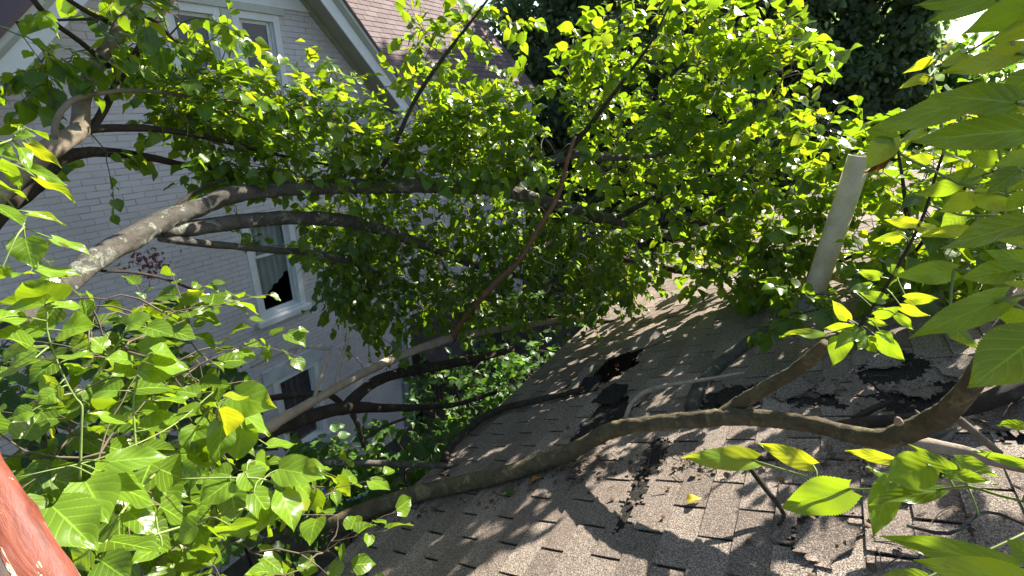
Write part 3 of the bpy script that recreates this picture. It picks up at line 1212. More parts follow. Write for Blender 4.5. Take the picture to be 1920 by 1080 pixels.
# broken boards round the hole, white chips of split wood
bd = []
for (ax, ay, ao), (bx_, by_, bo), w_, th in (((1062, 742, .02), (1112, 680, .09), .035, .012), ((1070, 722, .02), (1100, 700, .05), .02, .01)):
    p, q = on_roof(ax, ay, ao), on_roof(bx_, by_, bo)
    s = MB()
    d = q - p
    sd_ = nrm(np.cross(d, RN)) * w_
    s.obox((p + q) / 2, d / 2, sd_, nrm(np.cross(d, sd_)) * th)
    o_ = s.build('broken_board', M['oldwood'], None)
    bd.append(o_)
tag(bd[0], 'long split grey board sticking out of the roof hole', 'board')
tag(bd[1], 'short splinter of board lying by the roof hole', 'board')
s = MB()
for px, py, L_ in ((1745, 825, .07), (1762, 822, .05), (1735, 808, .04)):
    p = on_roof(px, py, .02)
    a_ = nrm(RT * RNG.uniform(-1, 1) + np.array([0, 1, 0]))
    s.obox(p, a_ * L_, nrm(np.cross(a_, RN)) * .025, RN * .006)
tag(s.build('split_wood', M['oldwood'], None), 'pale splintered wood chips by the bent limb on the shingles', 'wood chips', kind='stuff')

# ------------------------------------------------------------------ red post by the camera
b = MB()
pe = [(-70, 735), (2, 838), (80, 952), (158, 1080), (222, 1190)]
rr_ = [.66, .62, .585, .555, .53]
edge = np.array([at(p[0], p[1], r_) for p, r_ in zip(pe, rr_)])
edge = spline(edge, .012)
ax = nrm(edge[-1] - edge[0])
to_cam = nrm(-edge.mean(0))
left = nrm(np.cross(ax, to_cam))
if (R.T @ left)[0] > 0:
    left = -left
face_n = nrm(np.cross(ax, left))
if face_n @ to_cam < 0:
    face_n = -face_n
face_n = nrm(face_n + .15 * left * -1)
prof = []                      # rounded front edge then flat face to the left, thick behind
for i in range(7):
    a = math.pi / 2 * i / 6
    prof.append((-.012 + .012 * math.cos(a) * -1 + .012, -.012 + .012 * math.sin(a)))
ps = [(0.0, -.10), (0.0, -.02), (.002, -.010), (.006, -.004), (.012, 0.0)] + [(.012 + .014 * i, .0) for i in range(1, 12)] + [(.17, -.10)]
vs, fs = [], []
m = len(ps)
for i, e_ in enumerate(edge):
    for j, (l_, n_) in enumerate(ps):
        jit = .0012 * math.sin(i * 1.1 + j * .9) + RNG.normal(0, .0006)
        dent = -.004 * max(0, math.sin(i * .31 + j * 1.4 + 1)) ** 6 if 3 < j < 15 else 0
        vs.append(e_ + left * (l_ + jit) + face_n * (n_ + jit * .5 + dent))
for i in range(len(edge) - 1):
    for j in range(m):
        k2 = (j + 1) % m
        fs.append((i * m + j, (i + 1) * m + j, (i + 1) * m + k2, i * m + k2))
fs += [tuple(range(m)), tuple((len(edge) - 1) * m + j for j in range(m - 1, -1, -1))]
bx3 = np.column_stack([left, np.cross(ax, left), ax])
org = edge[len(edge) // 2]
b.add([bx3.T @ (np.asarray(p) - org) for p in vs], fs)
post = b.build('window_post', M['redpaint'], None, True)
post.matrix_world = Matrix([list(bx3[i]) + [org[i]] for i in range(3)] + [[0, 0, 0, 1]])
tag(post, 'weathered window post with peeling brick-red paint beside the large bright leaves', 'window frame')

# ------------------------------------------------------------------ the fallen tree A (long arching limbs)
treeA = empty('fallen_tree', 'storm felled mulberry tree arching from the white house onto the shingle roof', 'tree')
A1 = limb_pts([(20, 610, 2.15, 28), (110, 540, 2.3, 24), (190, 478, 2.45, 23), (250, 445, 2.6, 22), (310, 412, 2.7, 20), (370, 390, 2.8, 17), (430, 366, 2.9, 17), (490, 358, 3.0, 15),
               (560, 353, 3.1, 14.5), (640, 350, 3.2, 14.5), (720, 349, 3.3, 14.5), (800, 349, 3.45, 14), (870, 350, 3.6, 14), (930, 354, 3.72, 13), (965, 362, 3.8, 12),
               (1020, 378, 3.95, 11), (1090, 397, 4.15, 10.5), (1150, 412, 4.3, 9.5), (1250, 440, 4.6, 8), (1350, 462, 4.8, 6.5), (1440, 470, 5.0, 4)], .022)
A2 = limb_pts([(300, 432, 2.7, 18), (360, 428, 2.8, 16), (430, 418, 2.9, 15), (500, 411, 3.05, 14), (560, 408, 3.2, 13.5), (660, 416, 3.5, 13), (730, 435, 3.75, 11), (800, 462, 4.0, 9),
               (900, 500, 4.3, 7), (1000, 525, 4.6, 5), (1090, 560, 4.8, 3.5)], .05)
A3 = limb_pts([(300, 445, 2.7, 10), (380, 457, 2.8, 8), (440, 462, 2.95, 7), (520, 470, 3.15, 6.5), (590, 475, 3.4, 6), (680, 500, 3.7, 5), (760, 540, 4.0, 3.5)], .05)
A4 = limb_pts([(950, 352, 3.75, 11), (985, 322, 3.75, 10.5), (1040, 300, 3.8, 10), (1090, 288, 3.85, 8.5), (1150, 296, 4.0, 7), (1230, 290, 4.2, 5.5), (1330, 262, 4.3, 4.5), (1440, 215, 4.4, 3)], .05)
A5 = limb_pts([(1060, 292, 3.8, 6), (1110, 230, 3.7, 5), (1170, 150, 3.6, 4), (1220, 80, 3.5, 3), (1255, 10, 3.45, 2)], .05)
A6 = limb_pts([(690, 348, 3.27, 6), (730, 290, 3.3, 5), (780, 185, 3.35, 4.5), (830, 110, 3.4, 4), (880, 45, 3.4, 3), (925, -15, 3.45, 2)], .05)
A7 = limb_pts([(965, 330, 3.76, 5), (955, 250, 3.8, 4), (960, 190, 3.85, 3)], .05)
A8 = limb_pts([(1250, 440, 4.6, 6), (1380, 380, 4.4, 5), (1480, 300, 4.3, 4), (1540, 220, 4.2, 3)], .05)
A9 = limb_pts([(1150, 412, 4.3, 6), (1250, 360, 4.3, 5), (1330, 330, 4.3, 4), (1420, 330, 4.4, 3)], .05)
A10 = limb_pts([(300, 413, 2.72, 5), (340, 378, 2.8, 4), (380, 352, 2.9, 3.5), (420, 338, 3.0, 3), (470, 330, 3.1, 2.5)], .04)
A11 = limb_pts([(190, 508, 2.5, 3), (260, 512, 2.6, 3), (330, 530, 2.8, 2.6), (400, 562, 3.0, 2)], .05)
A12 = limb_pts([(1340, 460, 4.75, 6), (1440, 490, 4.7, 5), (1540, 500, 4.5, 4), (1640, 460, 4.3, 3)], .05)
A13 = limb_pts([(1090, 470, 4.5, 6), (1190, 490, 4.7, 6), (1290, 510, 4.75, 6), (1400, 500, 4.8, 5), (1450, 500, 4.8, 4)], .05)
limb('trunk', A1, M['bark'], treeA, 28, .12)
for a in (A2, A3, A4):
    limb('limb', a, M['bark'], treeA, 12)
for a in (A5, A6, A7, A8, A9, A10, A11, A12, A13):
    limb('branch', a, M['bark_dark'], treeA, 8)
# lichen crusts sit in the bark material; a stub and a short bare twig
b = MB()
b.tube(limb_pts([(640, 340, 3.2, 4), (655, 320, 3.2, 3), (662, 300, 3.2, 2)])[:, :3], np.linspace(.014, .006, len(limb_pts([(640, 340, 3.2, 4), (655, 320, 3.2, 3), (662, 300, 3.2, 2)]))), 7)
b.build('stub', M['bark'], treeA, True)

g = Grow([A6, A7, A1[70:]])
g.fill(vol([(700, 228), (772, 205), (772, 90), (790, 45), (830, 60), (850, 190), (1000, 170), (1010, 250), (1040, 320), (960, 335), (700, 335), (690, 262)], 3.15, 3.9, 230), .07)
g.fill(vol([(830, 170), (980, 170), (980, 340), (840, 380)], 4.1, 4.8, 80), .085, rb=(0, .6))  # added rear leaves, hidden from view, to shade the leaves under the limb
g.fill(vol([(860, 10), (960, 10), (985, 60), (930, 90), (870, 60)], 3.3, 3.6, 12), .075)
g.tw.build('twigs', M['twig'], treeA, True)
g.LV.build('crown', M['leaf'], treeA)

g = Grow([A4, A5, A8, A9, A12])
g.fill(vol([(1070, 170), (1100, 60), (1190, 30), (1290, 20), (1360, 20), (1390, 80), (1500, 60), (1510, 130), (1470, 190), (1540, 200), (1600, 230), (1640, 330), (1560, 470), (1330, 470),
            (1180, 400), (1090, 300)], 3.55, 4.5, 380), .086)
g.fill(vol([(1000, 170), (1100, 100), (1300, 60), (1380, 180), (1350, 380), (1150, 400), (1020, 340)], 4.8, 6.0, 60), .09, rb=(0, .6))  # added depth behind the visible leaves, to throw shade on leaves and roof
g.fill(vol([(1070, 170), (1250, 150), (1280, 300), (1200, 430), (1080, 420)], 4.5, 5.6, 80), .09, rb=(0, .6))  # unseen leaf layer added behind, to keep the sun off the lower mass
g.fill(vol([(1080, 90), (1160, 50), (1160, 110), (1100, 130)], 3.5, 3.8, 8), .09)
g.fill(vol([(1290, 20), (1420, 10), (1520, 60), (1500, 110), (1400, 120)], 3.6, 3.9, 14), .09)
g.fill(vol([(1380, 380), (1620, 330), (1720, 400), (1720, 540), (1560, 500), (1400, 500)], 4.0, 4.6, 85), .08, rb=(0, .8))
g.fill(vol([(1450, 505), (1600, 500), (1640, 575), (1490, 600), (1440, 560)], 3.0, 3.7, 62), .085, rb=(0, .7))
g.tw.build('twigs', M['twig'], treeA, True)
g.LV.build('crown', M['leaf'], treeA)

g = Grow([A1, A2, A3, A13])
g.fill(vol([(560, 375), (700, 370), (960, 370), (1150, 420), (1230, 480), (1200, 560), (1080, 580), (960, 600), (860, 610), (760, 590), (660, 540), (600, 470)], 3.6, 4.9, 640), .066, bias=(0, 0, -.1), droopy=.6, rb=(0, .5))  # dark leaf tones stand in for the shade below the upper canopy
g.fill(vol([(570, 400), (700, 400), (760, 560), (700, 620), (600, 540)], 3.4, 4.0, 60), .068, bias=(0, 0, -.3), droopy=.8, rb=(0, .4))  # leaf tones lowered here too in place of shade
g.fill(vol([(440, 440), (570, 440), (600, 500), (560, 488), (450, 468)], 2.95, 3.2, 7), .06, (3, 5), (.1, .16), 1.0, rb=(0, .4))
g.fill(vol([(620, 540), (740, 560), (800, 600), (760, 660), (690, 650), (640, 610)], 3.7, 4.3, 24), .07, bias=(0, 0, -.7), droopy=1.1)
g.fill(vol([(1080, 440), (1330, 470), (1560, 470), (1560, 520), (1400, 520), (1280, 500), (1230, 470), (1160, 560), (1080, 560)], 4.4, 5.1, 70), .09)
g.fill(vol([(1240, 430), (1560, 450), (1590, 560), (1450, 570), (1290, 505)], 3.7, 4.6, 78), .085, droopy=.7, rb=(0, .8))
g.bare(vol([(600, 400), (1200, 430), (1150, 600), (800, 620), (620, 520)], 3.5, 4.6, 240))
tag(g.dead.build('dead_twigs', M['twig_pale'], treeA, True), kind='stuff')
g.tw.build('twigs', M['twig'], treeA, True)
g.LV.build('crown', M['leaf'], treeA)

# ------------------------------------------------------------------ the tree at the left edge B
treeB = empty('leaning_tree', 'upright many stemmed tree leaning in at the left in front of the gable', 'tree')
B1 = limb_pts([(-120, 470, 2.35, 26), (-20, 375, 2.5, 24), (60, 305, 2.65, 22), (110, 268, 2.75, 20), (150, 243, 2.85, 17), (153, 195, 2.9, 15), (170, 140, 3.0, 14), (203, 88, 3.1, 13), (235, 45, 3.2, 12), (262, -10, 3.3, 11)], .045)
B2 = limb_pts([(165, 245, 2.9, 8), (185, 222, 2.95, 8.5), (215, 165, 3.1, 8), (245, 115, 3.2, 7), (280, 60, 3.3, 6), (330, -10, 3.4, 5)], .045)
B3 = limb_pts([(103, 262, 2.72, 7), (105, 228, 2.72, 6.5), (130, 192, 2.75, 6), (180, 176, 2.85, 5.5), (270, 170, 3.0, 4.5), (380, 185, 3.15, 4), (500, 200, 3.3, 3), (640, 225, 3.45, 2)], .045)
B4 = limb_pts([(150, 245, 2.85, 9), (205, 240, 2.95, 8), (300, 243, 3.05, 6.5), (400, 260, 3.15, 5), (520, 290, 3.3, 3.5), (620, 310, 3.4, 2)], .045)
B5 = limb_pts([(-20, 430, 2.7, 16), (40, 360, 2.8, 14), (100, 305, 2.9, 13), (150, 287, 3.0, 12), (200, 285, 3.05, 10), (280, 295, 3.15, 8), (350, 310, 3.25, 6), (450, 320, 3.4, 4)], .045)
B6 = limb_pts([(205, 125, 3.05, 6), (150, 78, 2.95, 5.5), (95, 38, 2.85, 6), (55, -10, 2.8, 6)], .045)
B7 = limb_pts([(212, 45, 3.15, 6), (160, 20, 3.05, 5.5), (115, -10, 3.0, 5)], .045)
B8 = limb_pts([(200, 35, 3.1, 3), (100, 38, 2.95, 2.6), (30, 42, 2.85, 2.4)], .045)
B9 = limb_pts([(250, 20, 3.25, 6), (290, 40, 3.25, 4), (340, 85, 3.3, 3.5), (430, 130, 3.4, 3), (520, 160, 3.5, 2.4)], .045)
B10 = limb_pts([(-40, 425, 2.9, 16), (20, 385, 3.0, 15), (70, 350, 3.05, 12), (105, 310, 3.0, 11)], .045)
limb('trunk', B1, M['bark_pale'], treeB, 14, .08)
for a in (B2, B5, B10):
    limb('limb', a, M['bark_dark'], treeB, 10)
for a in (B3, B4, B6, B7, B8, B9):
    limb('branch', a, M['bark_pale'] if a is B3 else M['bark_dark'], treeB, 8)
g = Grow([B2, B3, B4, B5, B9])
g.fill(vol([(255, 130), (330, 105), (430, 140), (540, 160), (620, 185), (710, 235), (720, 330), (600, 340), (480, 335), (380, 330), (330, 280), (290, 200)], 3.0, 3.65, 275), .066, flat=.85)
g.fill(vol([(560, 130), (640, 140), (660, 165), (600, 175)], 3.3, 3.5, 8), .07, flat=.8)
g.tw.build('twigs', M['twig'], treeB, True)
g.LV.build('crown', M['leaf'], treeB)
g = Grow([B1[20:], B2, B6, B7, B8, B9])
g.fill(vol([(220, -100), (420, -110), (640, -110), (760, -300), (420, -330), (230, -200)], 2.9, 3.5, 48), .09, flat=.9)  # crown added above the view, to shade the stems and leaves below
g.fill(vol([(200, 0), (420, 0), (440, 60), (430, 110), (300, 100), (200, 110)], 2.9, 3.6, 30), .075, droopy=.8)
g.fill(vol([(0, 0), (130, 0), (200, 60), (160, 170), (60, 120), (0, 60)], 2.75, 3.1, 6), .07, droopy=.9)
g.fill(vol([(80, 100), (150, 110), (140, 170), (60, 170)], 2.8, 3.0, 8), .07, droopy=1)
g.fill(vol([(160, 280), (230, 280), (220, 330), (150, 310)], 2.9, 3.1, 5), .07, droopy=1)
g.tw.build('twigs', M['twig'], treeB, True)
g.LV.build('crown', M['leaf'], treeB)

# ------------------------------------------------------------------ bare dead branch C with its forked stem
deadb = empty('dead_branch', 'long pale barkless branch slanting from the left thicket up onto the shingle eave', 'branch')
C1 = limb_pts([(490, 812, 2.9, 12), (530, 785, 3.0, 11), (560, 768, 3.1, 10), (640, 722, 3.3, 8.5), (700, 691, 3.5, 8), (740, 672, 3.65, 8), (800, 649, 3.85, 7.5), (850, 633, 4.05, 7.5), (905, 622, 4.3, 6),
               (960, 613, 4.5, 5.5), (1040, 601, 4.8, 5), (1095, 588, 5.0, 4)], .025)
C2 = limb_pts([(848, 638, 4.05, 7), (862, 608, 3.95, 6), (885, 580, 3.85, 5.5), (930, 530, 3.65, 6), (955, 508, 3.55, 5), (980, 480, 3.45, 4.5), (1012, 425, 3.35, 4.5), (1045, 370, 3.3, 4.5), (1062, 310, 3.2, 4), (1078, 255, 3.15, 3)], .05)
limb('main_stem', C1, M['bark_dead'], deadb, 18, .15)
limb('fork', C2, M['bark_red'], deadb, 9)
b = MB()
for rows in ([(590, 745, 3.15, 4), (598, 715, 3.2, 4), (612, 680, 3.25, 3), (622, 650, 3.3, 2)], [(632, 722, 3.27, 4), (638, 680, 3.3, 3.5), (652, 635, 3.3, 3), (650, 600, 3.3, 2)],
             [(622, 655, 3.3, 3), (560, 652, 3.35, 2.4), (500, 675, 3.4, 2), (470, 690, 3.45, 1.5)], [(560, 652, 3.35, 2), (540, 680, 3.4, 1.6), (565, 698, 3.4, 1.2)],
             [(636, 655, 3.3, 2), (670, 672, 3.35, 1.6), (680, 690, 3.4, 1.2)], [(968, 612, 4.55, 3), (966, 590, 4.55, 2.4), (960, 575, 4.55, 1.4)], [(690, 695, 3.5, 3), (700, 682, 3.5, 2.4), (690, 668, 3.5, 1.4)]):
    limb('twig', limb_pts(rows, .04), M['twig_pale'], deadb, 6, .1)

# ------------------------------------------------------------------ dark broken limb D below it
darkl = empty('broken_limb', 'dark broken limb under the pale branch, forked in front of the lower window', 'branch')
D1 = limb_pts([(470, 830, 3.1, 12), (520, 806, 3.2, 12.5), (600, 775, 3.35, 12.5), (655, 764, 3.5, 12), (720, 765, 3.75, 8), (790, 764, 4.0, 6), (860, 757, 4.3, 4.5), (930, 735, 4.6, 3.5)], .05)
D2 = limb_pts([(650, 765, 3.5, 13), (672, 740, 3.55, 11), (700, 718, 3.7, 10.5), (740, 702, 3.9, 10), (800, 690, 4.15, 9.5), (880, 676, 4.5, 8), (960, 655, 4.9, 6)], .05)
D3 = limb_pts([(640, 757, 3.5, 6), (618, 740, 3.5, 6), (585, 738, 3.45, 6), (540, 742, 3.4, 6.5), (503, 747, 3.35, 6)], .05)
D4 = limb_pts([(660, 775, 3.5, 6), (672, 800, 3.5, 5), (682, 840, 3.5, 4)], .05)
D5 = limb_pts([(680, 825, 3.5, 3), (720, 800, 3.55, 3), (760, 785, 3.65, 2.4)], .05)
limb('main_stem', D1, M['bark_dark'], darkl, 12)
for a in (D2, D3, D4, D5):
    limb('fork', a, M['bark_dark'], darkl, 10)

# ------------------------------------------------------------------ limb lying over the roof E
roofl = empty('roof_limb', 'thick mossy limb lying across the shingles from the eave to the right edge', 'branch')
E1 = roof_limb([(500, 1010, .14, 11), (560, 990, .12, 12), (620, 978, .10, 14), (700, 952, .06, 16), (780, 926, .055, 16), (860, 908, .05, 16), (930, 893, .05, 15), (1000, 872, .055, 14.5), (1060, 852, .075, 15), (1105, 828, .12, 15),
                (1150, 806, .18, 15.5), (1220, 795, .23, 15), (1300, 787, .26, 16), (1370, 782, .27, 17), (1450, 786, .27, 17), (1530, 797, .27, 17), (1600, 815, .26, 18), (1660, 822, .27, 20), (1710, 805, .31, 22),
                (1760, 782, .38, 22), (1795, 752, .45, 21), (1830, 705, .54, 20), (1868, 640, .62, 19), (1910, 570, .68, 18), (1960, 500, .72, 17)], .014)
limb('main_stem', E1, M['bark_moss'], roofl, 32, .11)
E2 = roof_limb([(1350, 785, .27, 16), (1385, 758, .30, 14), (1420, 736, .36, 13.5), (1480, 702, .45, 13), (1520, 672, .52, 13), (1548, 645, .58, 11)], .014)
limb('side_branch', E2, M['bark_moss'], roofl, 20, .14)
E3 = roof_limb([(1700, 828, .22, 15), (1740, 834, .20, 15), (1800, 846, .18, 14), (1860, 862, .16, 14), (1960, 885, .15, 13)], .03)
limb('side_branch', E3, M['bark_dead'], roofl, 12)
E4 = roof_limb([(1795, 785, .36, 9), (1825, 808, .3, 8), (1850, 830, .24, 8), (1875, 850, .2, 7)], .03)
limb('side_branch', E4, M['bark_pale'], roofl, 9)
b = MB()
for rows in ([(1685, 792, .40, 9), (1683, 785, .44, 5)], [(1722, 775, .45, 3), (1716, 768, .49, 1)]):
    q = roof_limb(rows, .01)
    b.tube(q[:, :3], q[:, 3], 7, .1)
b.build('stub', M['bark_dead'], roofl, True)

# other sticks on the roof
whole_limb('fallen_limb', roof_limb([(1296, 765, .02, 12), (1312, 728, .025, 14), (1345, 688, .025, 13), (1400, 646, .02, 13), (1460, 606, .01, 11), (1500, 590, -.01, 8)], .04),
           M['bark'], 'grey limb in the shade lying up the roof from the mossy limb toward the pipe', 'branch')
whole_limb('fallen_limb', roof_limb([(1640, 585, .03, 10), (1675, 565, .06, 14), (1705, 548, .09, 16), (1740, 530, .13, 15), (1790, 500, .17, 13)], .04),
           M['bark'], 'short smooth grey limb just right of the rosette of glinting leaves', 'branch')
whole_limb('fallen_limb', roof_limb([(1560, 800, .06, 9), (1640, 790, .06, 12), (1720, 785, .06, 13), (1800, 768, .07, 15), (1870, 745, .08, 20), (1960, 700, .1, 22)], .04),
           M['bark_dark'], 'dark limb lying on the black torn felt behind the bent mossy limb', 'branch')
whole_limb('fallen_stick', roof_limb([(832, 868, .02, 9), (842, 842, .05, 8), (870, 812, .07, 7), (905, 784, .06, 7), (950, 764, .05, 6.5), (1010, 750, .05, 6), (1060, 738, .05, 6), (1092, 730, .05, 5)], .04),
           M['bark_dark'], 'curved grey stick hooked over the eave to the roof hole', 'stick', sides=8)
whole_limb('fallen_stick', limb_pts([(600, 866, 3.2, 5), (680, 868, 3.2, 6), (760, 871, 3.25, 6), (830, 873, 3.3, 5.5), (895, 873, 3.32, 3)], .04), M['bark'],
           'straight horizontal stick with its tip resting on the eave edge', 'stick', sides=8)
whole_limb('fallen_stick', roof_limb([(1172, 785, .03, 4), (1185, 755, .06, 4.5), (1210, 735, .08, 4.5), (1250, 723, .09, 4), (1320, 712, .09, 3.5), (1370, 703, .08, 3), (1395, 699, .08, 2.2)], .03), M['twig_pale'],
           'thin pale thorny twig arching over the shingles above the mossy limb', 'twig', sides=7)
whole_limb('fallen_stick', roof_limb([(1447, 620, .03, 4.5), (1453, 590, .10, 3.5), (1457, 562, .17, 3.2), (1468, 535, .25, 2.4)], .03), M['twig'],
           'short upright stub standing on the shingles left of the pipe', 'stick', sides=7)
whole_limb('fallen_stick', roof_limb([(1400, 868, .16, 5), (1425, 902, .11, 6), (1450, 935, .06, 5), (1470, 965, .03, 4), (1458, 985, .02, 3)], .03), M['bark_dark'],
           'dark forked stick under the serrated leaf sprig on the lower shingles', 'stick', sides=7)
whole_limb('fallen_stick', roof_limb([(1600, 788, .05, 7), (1640, 765, .05, 7), (1672, 750, .05, 5), (1645, 730, .10, 3), (1632, 712, .15, 2)], .03), M['bark_dark'],
           'crooked twig on the black felt right of the mossy side branch', 'twig', sides=7)
whole_limb('fallen_stick', limb_pts([(1010, 590, 4.9, 4), (1120, 602, 5.0, 4), (1180, 598, 5.0, 3), (1240, 565, 5.1, 2)], .05), M['bark_dark'],
           'dark thorny twig lying over the sunlit eave at the far end', 'twig', sides=6)
whole_limb('fallen_stick', roof_limb([(1700, 985, .05, 4), (1780, 1000, .04, 4), (1850, 960, .05, 3.5), (1960, 1000, .06, 3.5)], .03), M['bark'],
           'thin grey twig lying on the lowest shingles at the right edge', 'twig', sides=6)


# ------------------------------------------------------------------ traced near leaves
def near_leaf(parent, bx_, by_, tx, ty, wpx, r, stems, rnd=None, tilt=None, mat='leaf_near', rt=None, tmpl=HI, fold=None, droop=None, upf=0.0):
    p = at(bx_, by_, r)
    if rt is None:
        rt = r * (1 + RNG.uniform(-.05, .05))
    q = at(tx, ty, rt)
    L = np.linalg.norm(q - p)
    d = (q - p) / L
    view = nrm((p + q) / 2)
    n0 = nrm(-view - d * (-view @ d))          # toward the camera
    if n0[2] < 0:
        n0 = -n0                               # keep the upper side up
    flat_w = 1.0
    if upf:
        n1_ = n0 * (1 - upf) + (UP + SUN * .5) * upf
        n1_ = nrm(n1_ - d * (n1_ @ d))
        flat_w = min(1.7, 1 / max(.4, abs(n1_ @ n0)))
        n0 = n1_
    b0 = np.cross(d, n0)
    tl = RNG.uniform(-.6, .6) if tilt is None else tilt
    n = n0 * math.cos(tl) + b0 * math.sin(tl)
    w = wpx * px_size(p) / max(.45, math.cos(tl)) * flat_w
    LV = Leaves(tmpl)
    LV.add(p, d, n, L, w / (L * .93), RNG.uniform(.08, .35) if fold is None else fold, RNG.uniform(.0, .25) if droop is None else droop, RNG.uniform(.2, .85) if rnd is None else rnd)
    o = LV.build('leaf', M[mat], parent)
    pet = None
    if stems is not None:
        S_ = np.vstack([s[:, :3] for s in stems])
        dd = np.linalg.norm(S_ - p, axis=1)
        j = int(np.argmin(dd))
        if dd[j] < .22 * max(1, r):
            pet = (S_[j], p, d)
    return (o, *pet) if pet else (o, p - d * L * .3 - UP * .01, p, d)


def near_branch(root, stems, leaves, r_default, stem_mat, wob=.05, upf=0.0, wk=1.0):
    for s in stems:
        limb('stem', s, stem_mat, root, 8, wob)
    for lf_ in leaves:
        args = dict(lf_[6]) if len(lf_) > 6 and isinstance(lf_[6], dict) else {}
        args.setdefault('upf', upf)
        lo, a, p, d = near_leaf(root, *lf_[:4], lf_[4] * wk, lf_[5] if len(lf_) > 5 else r_default, stems, **args)
        mid = (a + p) / 2 + UP * .1 * np.linalg.norm(a - p) - d * .1 * np.linalg.norm(a - p)
        c = spline([a, mid, p], .012)
        rr = .0011 + .0005 * np.linalg.norm(p)
        pt = MB()
        pt.tube(c, np.linspace(rr * 1.1, rr * .8, len(c)), 5, cap=False)
        pt.build('petiole', M['stem'], lo, True)


# right hand branch close to the camera
rb = empty('mulberry_branch', 'leafy mulberry branch hanging close at the right edge with very large leaves', 'branch')
S1 = limb_pts([(1672, 258, .95, 2.4), (1690, 290, .95, 2.6), (1740, 315, .93, 2.8), (1800, 345, .9, 3), (1860, 360, .86, 3.3), (1960, 385, .8, 4)], .02)
S2 = limb_pts([(1745, 385, .95, 2), (1800, 403, .92, 2.4), (1870, 405, .88, 2.6), (1960, 412, .8, 3)], .02)
S4 = limb_pts([(1830, 188, .62, 3), (1870, 188, .62, 3.5), (1960, 205, .62, 4)], .02)
S5 = limb_pts([(1790, 505, .75, 2.4), (1880, 512, .73, 3), (1960, 500, .7, 3.5)], .02)
S6 = limb_pts([(1860, 570, .62, 3), (1910, 555, .6, 3.5), (1980, 545, .6, 4)], .02)
S7 = limb_pts([(1745, 105, 1.3, 2), (1752, 160, 1.3, 2.4), (1765, 230, 1.3, 2.6), (1770, 290, 1.3, 3)], .03)
S8 = limb_pts([(1905, 100, .66, 3), (1960, 108, .64, 3.5)], .02)
S9 = limb_pts([(1870, 0, .66, 3), (1930, 12, .64, 3.5), (1980, 30, .64, 4)], .02)
near_branch(rb, [S1, S2, S4, S5, S6, S7, S8, S9], [
    (1895, -18, 1738, 38, 44, .70, dict(rnd=.3, tilt=.3)), (1815, -4, 1712, 14, 30, .85, dict(rnd=.1)), (1930, 12, 1806, 62, 72, .62, dict(rnd=.5, tilt=-.2)), (1945, 48, 1855, 78, 44, .62, dict(rnd=.9)),
    (1940, 96, 1850, 83, 30, .68), (1905, 103, 1760, 138, 48, .66, dict(rnd=.95, tilt=0)), (1812, 100, 1768, 122, 28, .8, dict(rnd=.9)),
    (1746, 112, 1697, 136, 22, 1.25, dict(rnd=.95)), (1743, 143, 1689, 161, 24, 1.25, dict(rnd=.95)), (1785, 84, 1760, 100, 16, 1.25, dict(rnd=1.0)),
    (1905, 192, 1740, 176, 72, .60, dict(rnd=.25, tilt=.1)), (1832, 188, 1618, 240, 64, .66, dict(rnd=.2, tilt=.35)), (1940, 242, 1698, 264, 80, .58, dict(rnd=.2, tilt=.1)),
    (1945, 140, 1864, 192, 70, .62, dict(rnd=.1)), (1930, 188, 1882, 227, 40, .7, dict(rnd=.95)), (1672, 257, 1624, 318, 52, .95, dict(rnd=.85, tilt=0)),
    (1674, 283, 1622, 326, 15, .95, dict(mat='leaf_dead', tilt=.9, fold=.9)), (1676, 259, 1620, 238, 32, .95, dict(rnd=.15)), (1868, 302, 1806, 290, 40, .85, dict(rnd=.35)),
    (1930, 292, 1862, 312, 40, .8, dict(rnd=.7)), (1840, 330, 1775, 330, 40, .9, dict(rnd=.3)), (1912, 320, 1850, 362, 46, .75, dict(rnd=.05, tilt=.5)), (1797, 346, 1718, 366, 36, .95, dict(rnd=.3)),
    (1826, 366, 1761, 399, 44, .9, dict(rnd=.8)), (1828, 362, 1912, 397, 40, .85, dict(rnd=.7)), (1802, 400, 1764, 430, 44, .95, dict(rnd=.5)), (1925, 418, 1760, 463, 60, .62, dict(rnd=.1, tilt=.6)),
    (1816, 430, 1721, 441, 28, .9, dict(rnd=.9)), (1792, 508, 1678, 517, 52, .75, dict(rnd=.55, tilt=0)), (1902, 506, 1802, 520, 56, .72, dict(rnd=.3, tilt=.1)), (1945, 500, 1848, 468, 46, .7, dict(rnd=.4)),
    (1930, 460, 1890, 456, 17, .75, dict(rnd=.95)), (1884, 558, 1704, 634, 66, .62, dict(rnd=.4, tilt=.1)), (1935, 600, 1854, 590, 48, .62, dict(rnd=.6)), (1950, 628, 1818, 726, 125, .50, dict(rnd=.15, tilt=0)),
    (1782, 614, 1832, 652, 32, .75, dict(rnd=.1)), (1930, 535, 1887, 530, 18, .7, dict(rnd=.95)), (1930, 340, 1885, 338, 40, .75, dict(rnd=.5)), (1925, 365, 1880, 395, 36, .8, dict(rnd=.4)),
    (1920, 440, 1868, 452, 30, .8, dict(rnd=.4)), (1860, 225, 1905, 262, 34, .8, dict(rnd=.7)), (1850, 255, 1795, 268, 30, .9, dict(rnd=.6)), (1735, 245, 1690, 262, 24, 1.1, dict(rnd=.8)),
], .8, M['stem'], wk=1.04)

